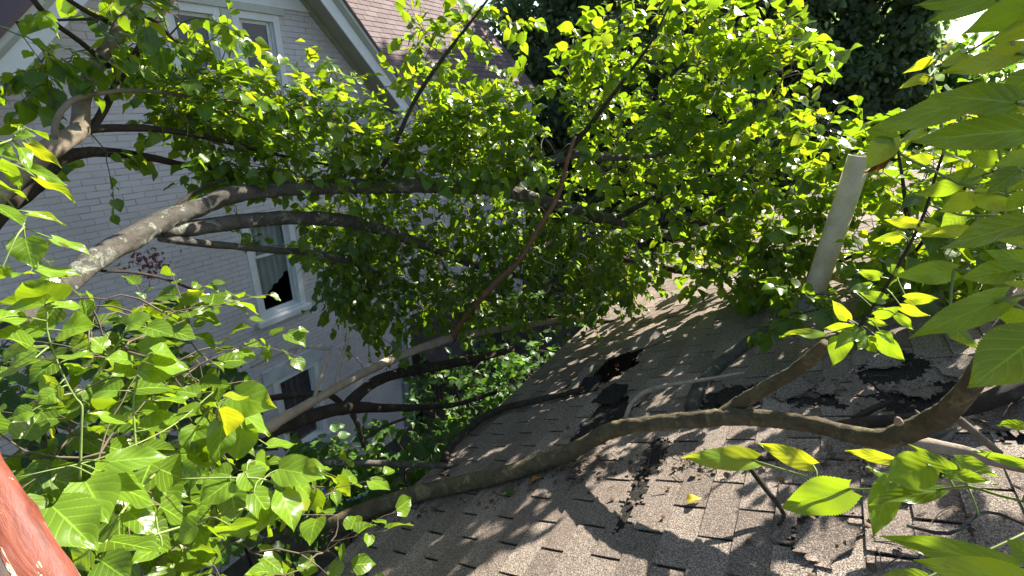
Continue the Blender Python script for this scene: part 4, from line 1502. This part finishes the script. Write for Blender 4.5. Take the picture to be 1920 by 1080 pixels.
# added foliage out of view, set sunward to shade the close leaves and shingles
N1 = spline([[*at(1960, 205, .62), .004], [*(at(1900, 150, .62) + SUN * .45), .006], [*(at(1900, 100, .7) + SUN * .9), .008]], .04)
g = Grow([N1], MID)
sd_pts = []
while len(sd_pts) < 34:
    p = at(RNG.uniform(1700, 2000), RNG.uniform(-60, 620), RNG.uniform(.55, .85)) + SUN * RNG.uniform(.4, 1.1)
    c_ = R.T @ p
    if c_[2] > -.05 or abs(c_[0] / -c_[2]) * F_PX > 1450 or c_[1] / -c_[2] * F_PX > 1050:
        sd_pts.append(p)
while len(sd_pts) < 46:
    p = on_roof(RNG.uniform(1350, 2000), RNG.uniform(880, 1150)) + SUN * RNG.uniform(1.2, 2.6)
    c_ = R.T @ p
    if c_[2] > -.05 or abs(c_[0] / -c_[2]) * F_PX > 1350:
        sd_pts.append(p)
g.fill(sd_pts, .11, (4, 7))
g.tw.build('twigs', M['stem'], rb, True)
g.LV.build('foliage', M['leaf_near'], rb)

# slim dark shoot ending in a rosette of glossy leaves
gl = empty('glossy_sprig', 'slim shoot with a rosette of sun glinting leaves beside the mossy side branch', 'sprig')
G1 = limb_pts([(1783, 250, 1.45, 2.4), (1757, 320, 1.5, 2.8), (1735, 395, 1.55, 3), (1705, 460, 1.6, 3.2), (1660, 540, 1.7, 3.4), (1612, 612, 1.75, 3.6)], .03)
near_branch(gl, [G1], [
    (1548, 627, 1457, 624, 17, 1.75, dict(rnd=.8, tilt=.9)), (1612, 618, 1566, 648, 34, 1.75, dict(rnd=.4, tilt=.4)), (1583, 634, 1560, 674, 42, 1.75, dict(rnd=.4, tilt=-.3, droop=.5)),
    (1640, 628, 1700, 684, 36, 1.7, dict(rnd=.35, tilt=.3)), (1650, 622, 1682, 646, 18, 1.7), (1600, 612, 1540, 618, 22, 1.75, dict(rnd=.7)), (1590, 598, 1560, 566, 24, 1.75, dict(rnd=.9)),
    (1640, 592, 1690, 578, 24, 1.72, dict(rnd=.5)), (1660, 562, 1612, 548, 26, 1.72, dict(rnd=.5)), (1630, 600, 1668, 612, 16, 1.72, dict(rnd=.6)), (1622, 640, 1645, 662, 20, 1.75, dict(rnd=.6)),
    (1690, 575, 1740, 595, 22, 1.65, dict(rnd=.9)), (1700, 560, 1760, 560, 26, 1.6, dict(rnd=.8)), (1650, 520, 1610, 508, 24, 1.68, dict(rnd=.6)), (1720, 420, 1655, 412, 26, 1.55, dict(rnd=.9)),
    (1725, 425, 1770, 440, 24, 1.55, dict(rnd=.8)), (1690, 440, 1640, 452, 22, 1.6, dict(rnd=.7)), (1745, 300, 1700, 296, 26, 1.5, dict(rnd=.8)), (1755, 290, 1800, 300, 24, 1.5, dict(rnd=.6)),
    (1625, 630, 1610, 655, 22, 1.75, dict(rnd=.3)), (1680, 590, 1720, 622, 20, 1.7, dict(rnd=.5)), (1600, 545, 1640, 530, 20, 1.75, dict(rnd=.6)), (1670, 500, 1700, 520, 22, 1.65, dict(rnd=.5)),
], 1.7, M['bark_dark'])

# sprig over the lower shingles
bs = empty('mulberry_sprig', 'leaf sprig with toothed leaves hovering over the lower shingles at right', 'sprig')
Q1 = limb_pts([(1408, 862, 1.05, 2), (1500, 890, 1.02, 2.2), (1592, 916, .98, 2.4), (1680, 916, .94, 2.6), (1760, 918, .9, 2.8), (1815, 912, .86, 3.4), (1870, 928, .82, 3.2), (1980, 955, .78, 3.2)], .02)
Q2 = limb_pts([(1815, 912, .86, 2), (1830, 950, .86, 2), (1835, 968, .86, 1.6)], .02)
near_branch(bs, [Q1, Q2], [
    (1416, 863, 1277, 853, 48, 1.05, dict(rnd=.9, tilt=.25)), (1524, 872, 1420, 830, 42, 1.02, dict(rnd=.95, tilt=0)), (1592, 916, 1461, 956, 78, .98, dict(rnd=.4, tilt=-.3)), (1672, 862, 1584, 844, 28, .95, dict(rnd=.95)),
    (1740, 872, 1662, 902, 80, .88, dict(rnd=.6, tilt=.1)), (1764, 918, 1627, 944, 38, .9, dict(rnd=.05, tilt=.5)), (1668, 905, 1637, 1007, 54, .94, dict(rnd=.45, tilt=0)), (1792, 888, 1712, 836, 32, .86, dict(rnd=.1)),
    (1790, 858, 1874, 890, 30, .84, dict(rnd=.3)), (1935, 874, 1812, 842, 24, .82, dict(rnd=.3)), (1772, 888, 1876, 907, 26, .84, dict(rnd=.3)), (1800, 872, 1822, 886, 16, .86, dict(rnd=.95)),
    (1680, 905, 1625, 875, 16, .95, dict(rnd=.5)), (1905, 1064, 1648, 1004, 66, .62, dict(rnd=.35, tilt=.1)), (1945, 1105, 1712, 1050, 90, .55, dict(rnd=.7, tilt=.1)), (1735, 1085, 1646, 1076, 34, .65, dict(rnd=.1)),
    (1925, 800, 1858, 790, 22, .8, dict(rnd=.3)), (1940, 1050, 1890, 1010, 60, .6, dict(rnd=.4)),
], .9, M['stem'])

# leaves at the left edge
lb = empty('edge_sprig', 'bright leafy sprig at the left edge in front of the pale trunk', 'sprig')
K1 = limb_pts([(-60, 350, 1.3, 2.4), (0, 365, 1.35, 2.2), (30, 395, 1.4, 2), (45, 425, 1.4, 1.8), (100, 448, 1.42, 1.4)], .02)
K2 = limb_pts([(-60, 300, 1.3, 2.4), (0, 300, 1.4, 2), (45, 318, 1.4, 1.8), (70, 335, 1.4, 1.4)], .02)
K3 = limb_pts([(-40, 280, 1.3, 2.2), (20, 262, 1.4, 1.8), (45, 240, 1.4, 1.2)], .02)
near_branch(lb, [K1, K2, K3], [
    (54, 270, 116, 313, 24, 1.4, dict(rnd=.95)), (28, 255, 66, 250, 20, 1.4), (0, 300, 40, 350, 34, 1.35, dict(rnd=.5)), (50, 315, 126, 341, 22, 1.4, dict(rnd=.7)), (70, 335, 144, 371, 24, 1.4, dict(rnd=.8)),
    (-10, 385, 48, 421, 46, 1.35, dict(rnd=.3)), (55, 399, 131, 416, 16, 1.4, dict(rnd=.95)), (100, 448, 179, 481, 28, 1.42, dict(rnd=.85)), (47, 446, 62, 502, 66, 1.4, dict(rnd=.5, tilt=.1)),
    (70, 505, 156, 513, 32, 1.4, dict(rnd=.8)), (75, 512, 132, 522, 22, 1.42), (55, 512, 20, 508, 20, 1.4), (-10, 340, 56, 373, 24, 1.35, dict(rnd=.4)), (35, 272, 62, 318, 26, 1.4, dict(rnd=.6)),
    (-5, 272, 30, 300, 30, 1.4, dict(rnd=.4)), (20, 320, 40, 352, 26, 1.4, dict(rnd=.7)), (5, 500, -30, 530, 40, 1.35), (60, 245, 96, 260, 16, 1.5, dict(rnd=.1)), (40, 240, 20, 232, 14, 1.45),
], 1.4, M['stem'], upf=.5)

# lush sapling in the bottom left
sp = empty('mulberry_sapling', 'lush young mulberry shoots with broad bright leaves at the lower left', 'sapling')
T1_ = limb_pts([(150, 900, 1.35, 2.6), (153, 795, 1.32, 2.4), (154, 761, 1.32, 2.2), (143, 748, 1.32, 2.2), (127, 722, 1.31, 2.2), (104, 670, 1.3, 2), (88, 618, 1.3, 1.9), (89, 590, 1.3, 1.7), (84, 572, 1.3, 1.4)], .015)
T2_ = limb_pts([(258, 880, 1.4, 2.4), (252, 800, 1.4, 2.2), (250, 755, 1.4, 2), (256, 720, 1.4, 1.8), (260, 690, 1.4, 1.6), (274, 670, 1.4, 1.2)], .015)
T3_ = limb_pts([(172, 715, 1.5, 2), (205, 665, 1.5, 1.8), (225, 640, 1.5, 1.6), (238, 612, 1.5, 1.2)], .015)
T4_ = limb_pts([(340, 898, 1.25, 1.6), (430, 896, 1.25, 2), (490, 898, 1.25, 2), (520, 910, 1.25, 1.8), (530, 926, 1.25, 1.4)], .015)
T5_ = limb_pts([(20, 898, 1.2, 1.2), (100, 880, 1.2, 1.3), (200, 855, 1.25, 1.4), (320, 800, 1.35, 1.4), (400, 735, 1.45, 1.2)], .02)
T6_ = limb_pts([(185, 1080, 1.15, 3), (205, 1000, 1.2, 2.8), (260, 920, 1.3, 2.6), (330, 850, 1.4, 2.2), (390, 770, 1.45, 1.8), (412, 765, 1.3, 1.4)], .02)
T7_ = limb_pts([(140, 1010, 1.15, 3), (220, 1020, 1.2, 3), (350, 985, 1.25, 3), (470, 950, 1.3, 2.4)], .02)
near_branch(sp, [T1_, T2_, T3_, T4_, T5_, T6_, T7_], [
    (107, 577, 159, 567, 26, 1.3, dict(rnd=.9)), (117, 620, 175, 607, 42, 1.3, dict(rnd=.8)), (88, 622, 38, 603, 44, 1.3, dict(rnd=.4)), (85, 570, -5, 577, 34, 1.25, dict(rnd=.8)), (102, 566, 42, 528, 52, 1.3, dict(rnd=.3)),
    (-8, 600, 56, 590, 28, 1.2, dict(rnd=.7)), (60, 650, -8, 618, 56, 1.25, dict(rnd=.3)), (66, 671, -8, 706, 50, 1.25, dict(rnd=.45)), (125, 675, 167, 660, 38, 1.3, dict(rnd=.7)), (60, 655, 5, 650, 18, 1.3),
    (112, 720, 75, 745, 34, 1.3, dict(rnd=.7)), (105, 735, 70, 758, 26, 1.3, dict(rnd=.8)), (60, 770, 14, 786, 22, 1.3, dict(rnd=.7)), (238, 614, 284, 586, 30, 1.5, dict(rnd=.8)), (195, 655, 172, 630, 32, 1.5, dict(rnd=.7)),
    (275, 614, 325, 628, 34, 1.5, dict(rnd=.4)), (262, 660, 322, 640, 28, 1.5, dict(rnd=.5)), (250, 676, 200, 668, 26, 1.45, dict(rnd=.7)), (222, 733, 166, 731, 38, 1.4, dict(rnd=.5)), (232, 790, 168, 770, 24, 1.4, dict(rnd=.8)),
    (288, 660, 345, 672, 34, 1.4, dict(rnd=.75)), (250, 690, 212, 700, 28, 1.45, dict(rnd=.5)), (276, 806, 340, 766, 48, 1.4, dict(rnd=.35)), (298, 752, 354, 746, 34, 1.4, dict(rnd=.7)), (265, 692, 340, 696, 30, 1.4, dict(rnd=.6)),
    (290, 685, 360, 688, 36, 1.38, dict(rnd=.8)), (204, 866, 322, 850, 40, 1.15, dict(rnd=.7, tilt=.2)), (178, 880, 226, 896, 32, 1.2, dict(rnd=.9)), (160, 903, 202, 978, 80, 1.12, dict(rnd=.75, tilt=.1)),
    (98, 950, 182, 1024, 92, 1.05, dict(rnd=.6, tilt=.1)), (192, 900, 300, 944, 60, 1.15, dict(rnd=.5, tilt=-.2)), (205, 1014, 304, 1032, 56, 1.15, dict(rnd=.15)), (190, 1052, 244, 1090, 56, 1.05, dict(rnd=.3)),
    (304, 1025, 250, 1046, 36, 1.2, dict(rnd=.5)), (410, 766, 426, 817, 48, 1.28, dict(rnd=1.0, fold=.5)), (416, 790, 412, 878, 46, 1.32, dict(rnd=.45)), (456, 798, 440, 874, 54, 1.35, dict(rnd=.55)), (440, 742, 513, 761, 42, 1.38, dict(rnd=.85)),
    (442, 765, 507, 818, 46, 1.38, dict(rnd=.8)), (432, 746, 463, 740, 28, 1.3, dict(rnd=1.0)), (523, 880, 610, 892, 44, 1.25, dict(rnd=.7)), (476, 924, 522, 988, 48, 1.22, dict(rnd=.5, tilt=-.2)), (528, 924, 560, 992, 50, 1.22, dict(rnd=.85)),
    (552, 904, 584, 930, 34, 1.25, dict(rnd=.9)), (460, 884, 482, 922, 52, 1.25, dict(rnd=.6)), (430, 892, 390, 893, 34, 1.28, dict(rnd=.7)), (432, 902, 373, 946, 56, 1.25, dict(rnd=.5, tilt=.1)), (503, 836, 558, 830, 26, 1.4, dict(rnd=.7)),
    (478, 864, 510, 872, 26, 1.35, dict(rnd=.8)), (565, 870, 617, 878, 18, 1.5, dict(rnd=.8)), (430, 985, 460, 1006, 44, 1.2, dict(rnd=.5)), (300, 880, 350, 900, 40, 1.3, dict(rnd=.25)), (350, 850, 400, 870, 40, 1.35, dict(rnd=.3)),
    (370, 800, 350, 850, 44, 1.4, dict(rnd=.4)), (330, 780, 375, 770, 36, 1.42, dict(rnd=.6)), (300, 950, 360, 980, 52, 1.25, dict(rnd=.2)), (240, 960, 290, 1000, 50, 1.2, dict(rnd=.3)), (370, 985, 330, 1012, 40, 1.2, dict(rnd=.4)),
    (500, 960, 470, 1000, 40, 1.25, dict(rnd=.5)), (170, 1030, 130, 1062, 46, 1.05, dict(rnd=.4)), (150, 990, 100, 1005, 40, 1.1, dict(rnd=.5)), (370, 740, 330, 730, 28, 1.5, dict(rnd=.4)), (400, 830, 372, 870, 40, 1.35, dict(rnd=.3)),
], 1.3, M['stem'], upf=.6, wk=1.2)
g = Grow([T1_, T2_, T6_, T7_], MID)
g.fill(vol([(170, 560), (300, 560), (400, 620), (430, 670), (400, 720), (340, 740), (160, 740)], 1.7, 2.3, 44), .07, (4, 7), droopy=.5, rb=(.0, .35))  # leaf tones lowered to stand in for shade behind the front leaves
g.fill(vol([(20, 740), (200, 760), (380, 770), (440, 860), (520, 910), (540, 960), (460, 1080), (60, 1090), (100, 900), (20, 850)], 1.5, 2.4, 70), .085, (4, 7), droopy=.5, rb=(.0, .4))  # darkened leaf colours in place of shade between the bright leaves
g.fill(vol([(560, 860), (640, 900), (660, 1000), (620, 1080), (520, 1080)], 1.7, 2.3, 12), .08, (4, 6), droopy=.5, rb=(.0, .7))
g.tw.build('twigs', M['twig'], sp, True)
g.LV.build('foliage', M['leaf_near'], sp)

# leaf mass between the pipe and the close branch
mr = empty('bent_sapling', 'bushy bright sapling growing behind the white vent pipe', 'sapling')
V1 = limb_pts([(1730, 560, 4.0, 5), (1710, 480, 3.6, 5), (1700, 400, 3.3, 4), (1690, 320, 3.2, 3), (1680, 260, 3.2, 2.4)], .05)
V2 = limb_pts([(1710, 480, 3.6, 4), (1770, 400, 3.4, 3.4), (1830, 320, 3.2, 3), (1850, 220, 3.2, 2.4)], .05)
limb('stem', V1, M['bark_dark'], mr, 8)
limb('stem', V2, M['bark_dark'], mr, 8)
g = Grow([V1, V2])
g.fill(vol([(1620, 250), (1700, 210), (1800, 200), (1920, 230), (1920, 470), (1830, 560), (1700, 540), (1600, 480), (1620, 380)], 2.9, 4.2, 150), .088)
g.fill(vol([(1560, 480), (1740, 480), (1820, 540), (1760, 580), (1600, 560)], 3.3, 4.0, 26), .085)
g.tw.build('twigs', M['twig'], mr, True)
g.LV.build('crown', M['leaf'], mr)

# ------------------------------------------------------------------ shrubs in the passage
def shrub(label, poly, r0, r1, n, size, stems_px, nl=(5, 9), rb=(.1, .9), bias=(0, 0, .35), droopy=.35):
    root = empty('shrub', label, 'shrub', 'shrubs growing up between the house and the eave')
    ss = []
    for px, py, r in stems_px:
        top = at(px, py, r)
        foot = np.array([top[0] + RNG.uniform(-.4, .1), top[1] + RNG.uniform(-.3, .3), GZ])
        mid = (top + foot) / 2 + RNG.normal(0, .12, 3)
        q = spline([[*foot, .03], [*mid, .02], [*top, .008]], .12)
        ss.append(q)
        limb('stem', q, M['bark_dark'], root, 7)
    g = Grow([s_[len(s_) // 2:] for s_ in ss])
    g.fill(vol(poly, r0, r1, n), size, nl, (.18, .34), droopy, bias, rb)
    g.tw.build('twigs', M['twig'], root, True)
    g.LV.build('foliage', M['leaf_shrub'], root)
    return root


shrub('broad leaved shrub below the horizontal stick by the eave corner', [(600, 830), (720, 800), (840, 830), (820, 880), (720, 950), (640, 980), (570, 940)], 4.3, 5.4, 58, .12, [(700, 880, 4.8), (640, 900, 4.7), (760, 850, 5.0)])
shrub('sunlit small leaved shrub against the eave under the dead branch', [(820, 800), (900, 720), (970, 670), (1040, 650), (1010, 700), (930, 770), (860, 830)], 5.0, 6.2, 85, .085, [(880, 790, 5.6), (940, 730, 5.8), (1000, 690, 6.0)])
shrub('shady shrub in front of the dark board fence', [(790, 700), (880, 660), (960, 640), (960, 700), (880, 760), (800, 800), (770, 830)], 6.2, 7.6, 70, .10, [(860, 740, 6.8), (910, 690, 7.0), (820, 790, 6.6)], rb=(0, .4))
shrub('tall shrub at the far end of the eave behind the sunlit shingles', [(1080, 560), (1200, 490), (1240, 480), (1230, 540), (1170, 580), (1090, 610)], 6.2, 7.4, 55, .09, [(1150, 560, 6.6), (1210, 520, 7.0)])
shrub('thick shrub filling the bottom of the passage beyond the dead branch', [(860, 560), (1000, 560), (1090, 560), (1060, 640), (960, 660), (860, 660)], 6.5, 8.5, 60, .10, [(940, 620, 7.4), (1020, 600, 7.4)], rb=(0, .5))
shrub('low shrub beside the wall foot under the lower window', [(560, 850), (640, 850), (660, 960), (600, 1000), (540, 960)], 5.6, 6.8, 36, .12, [(600, 910, 6.2)], rb=(0, .5))

shrub('dark shady shrub behind the lush young shoots at the lower left', [(-20, 640), (120, 600), (330, 640), (400, 720), (430, 850), (520, 960), (540, 1090), (100, 1090), (-20, 900)], 3.0, 4.6, 130, .11, [(100, 800, 3.8), (300, 760, 3.8), (420, 900, 3.8), (250, 980, 3.6)], rb=(0, .25))  # added to fill the dark gap, leaf tones kept low in place of shade

# blue sheet on the ground
b = MB()
c = at(640, 918, 1)
c = c * ((GZ + .25) / c[2])
n = 10
vs = [c + np.array([(i / n - .5) * 1.0, (j / n - .5) * .9, .16 * math.sin(i * 1.9 + j) * math.cos(j * 1.3) + .1 * RNG.random()]) for i in range(n + 1) for j in range(n + 1)]
b.add(vs, [(i * (n + 1) + j, (i + 1) * (n + 1) + j, (i + 1) * (n + 1) + j + 1, i * (n + 1) + j + 1) for i in range(n) for j in range(n)])
tag(b.build('tarp', M['tarp'], None, False), 'crumpled blue plastic sheet on the ground among the shrubs', 'tarp')


# ------------------------------------------------------------------ fallen leaves on the shingles
def fallen(px, py, L, ang, mat, label):
    p = on_roof(px, py, .02)
    d = RT * math.cos(ang) + np.array([0, 1, 0]) * math.sin(ang) + RN * .15
    LV = Leaves(MID)
    LV.add(p, d, RN + RNG.normal(0, .3, 3), L, 1.0, .3, .3, .6)
    tag(LV.build('fallen_leaf', M[mat], None), label, 'leaf', 'fallen leaves on the shingles')


fallen(1290, 940, .055, .6, 'leaf_fallen', 'pale yellow leaf lying alone on the sunlit lower shingles')
fallen(950, 925, .055, .3, 'leaf_shrub', 'small green leaf lying under the mossy limb')
fallen(998, 902, .05, .9, 'leaf_orange', 'orange leaf lying against the underside of the mossy limb')
fallen(1075, 733, .05, 1.2, 'leaf_orange', 'tiny orange leaf lying near the roof hole')


# ------------------------------------------------------------------ trees beyond
def far_tree(label, px, r, half_px, ztop, zbot, n, mat, leaf=.26, rb=(.0, .7), dens=60):
    c = at(px, 200, r)
    cx_, cy_ = c[0], c[1]
    rad = half_px * r * max(.3, -(R.T @ c)[2] / r) ** 1.7 / F_PX
    root = empty('background_tree', label, 'tree', 'tall trees beyond the roofs')
    tr = spline([[cx_, cy_, GZ, .45], [cx_ + .2, cy_, (GZ + ztop) / 2 - 2, .32], [cx_ - .1, cy_ + .1, ztop - 2, .08]], .8)
    limb('trunk', tr, M['bark_dark'], root, 10)
    br_ = MB()
    LV = Leaves(FAR)
    hz = (ztop - zbot) / 2
    mz = (ztop + zbot) / 2
    for i in range(n):
        u = nrm(RNG.normal(0, 1, 3))
        rr = RNG.uniform(.35, 1.0) ** .5
        lump = 1 + .18 * math.sin(u[0] * 5 + px) * math.cos(u[2] * 6) + .12 * math.sin(u[1] * 9)
        q = np.array([cx_ + u[0] * rad * rr * lump, cy_ + u[1] * rad * rr * lump, mz + u[2] * hz * rr * lump])
        j = int(np.argmin(np.linalg.norm(tr[:, :3] - (q - [0, 0, 1.0]), axis=1)))
        if i % 3 == 0:
            a = tr[j, :3]
            m_ = (a + q) / 2 + [0, 0, -.2]
            s_ = spline([a, m_, q], .5)
            br_.tube(s_, np.linspace(.07, .015, len(s_)), 5, cap=False)
        sz = RNG.uniform(.45, .85)
        for _ in range(dens):
            w = RNG.normal(0, 1, 3)
            w = w / np.linalg.norm(w) * RNG.random() ** .4 * sz
            w[2] *= .6
            LV.add(q + w, nrm(w + RNG.normal(0, .4, 3) - UP * .4), nrm(UP * .7 + RNG.normal(0, .5, 3)), leaf * RNG.uniform(.6, 1.2), 1.0, .2, .3, RNG.uniform(*rb))
    br_.build('branches', M['bark_dark'], root, True)
    LV.build('crown', mat, root)
    return root


far_tree('dense dark broadleaf tree behind the shaded end of the pink roof', 1050, 20, 160, 7.2, -7, 460, M['leaf_dark'], .24)
far_tree('tall dark tree rising above the middle of the fallen canopy', 1345, 18, 146, 17, -6.5, 600, M['leaf_dark'], .24)
far_tree('massive dark evergreen left of the bright sky gap', 1560, 21, 140, 7.5, -7, 600, M['leaf_dark'], .22)
far_tree('deep shaded tree seen between the two taller dark trees', 1230, 28, 300, 8.5, -8, 560, M['leaf_dark'], .36)
far_tree('low pale tree under the bright sky gap at right', 1800, 22, 120, 1.3, -7, 130, M['leaf_shrub'], .26, (.3, .95))
far_tree('low dark tree at the right edge beyond the close branch', 2050, 26, 220, 1.0, -7, 200, M['leaf_dark'], .4)
far_tree('dark tree crowded behind the evergreen and the vent pipe', 1470, 30, 170, 6.5, -8, 330, M['leaf_dark'], .36)
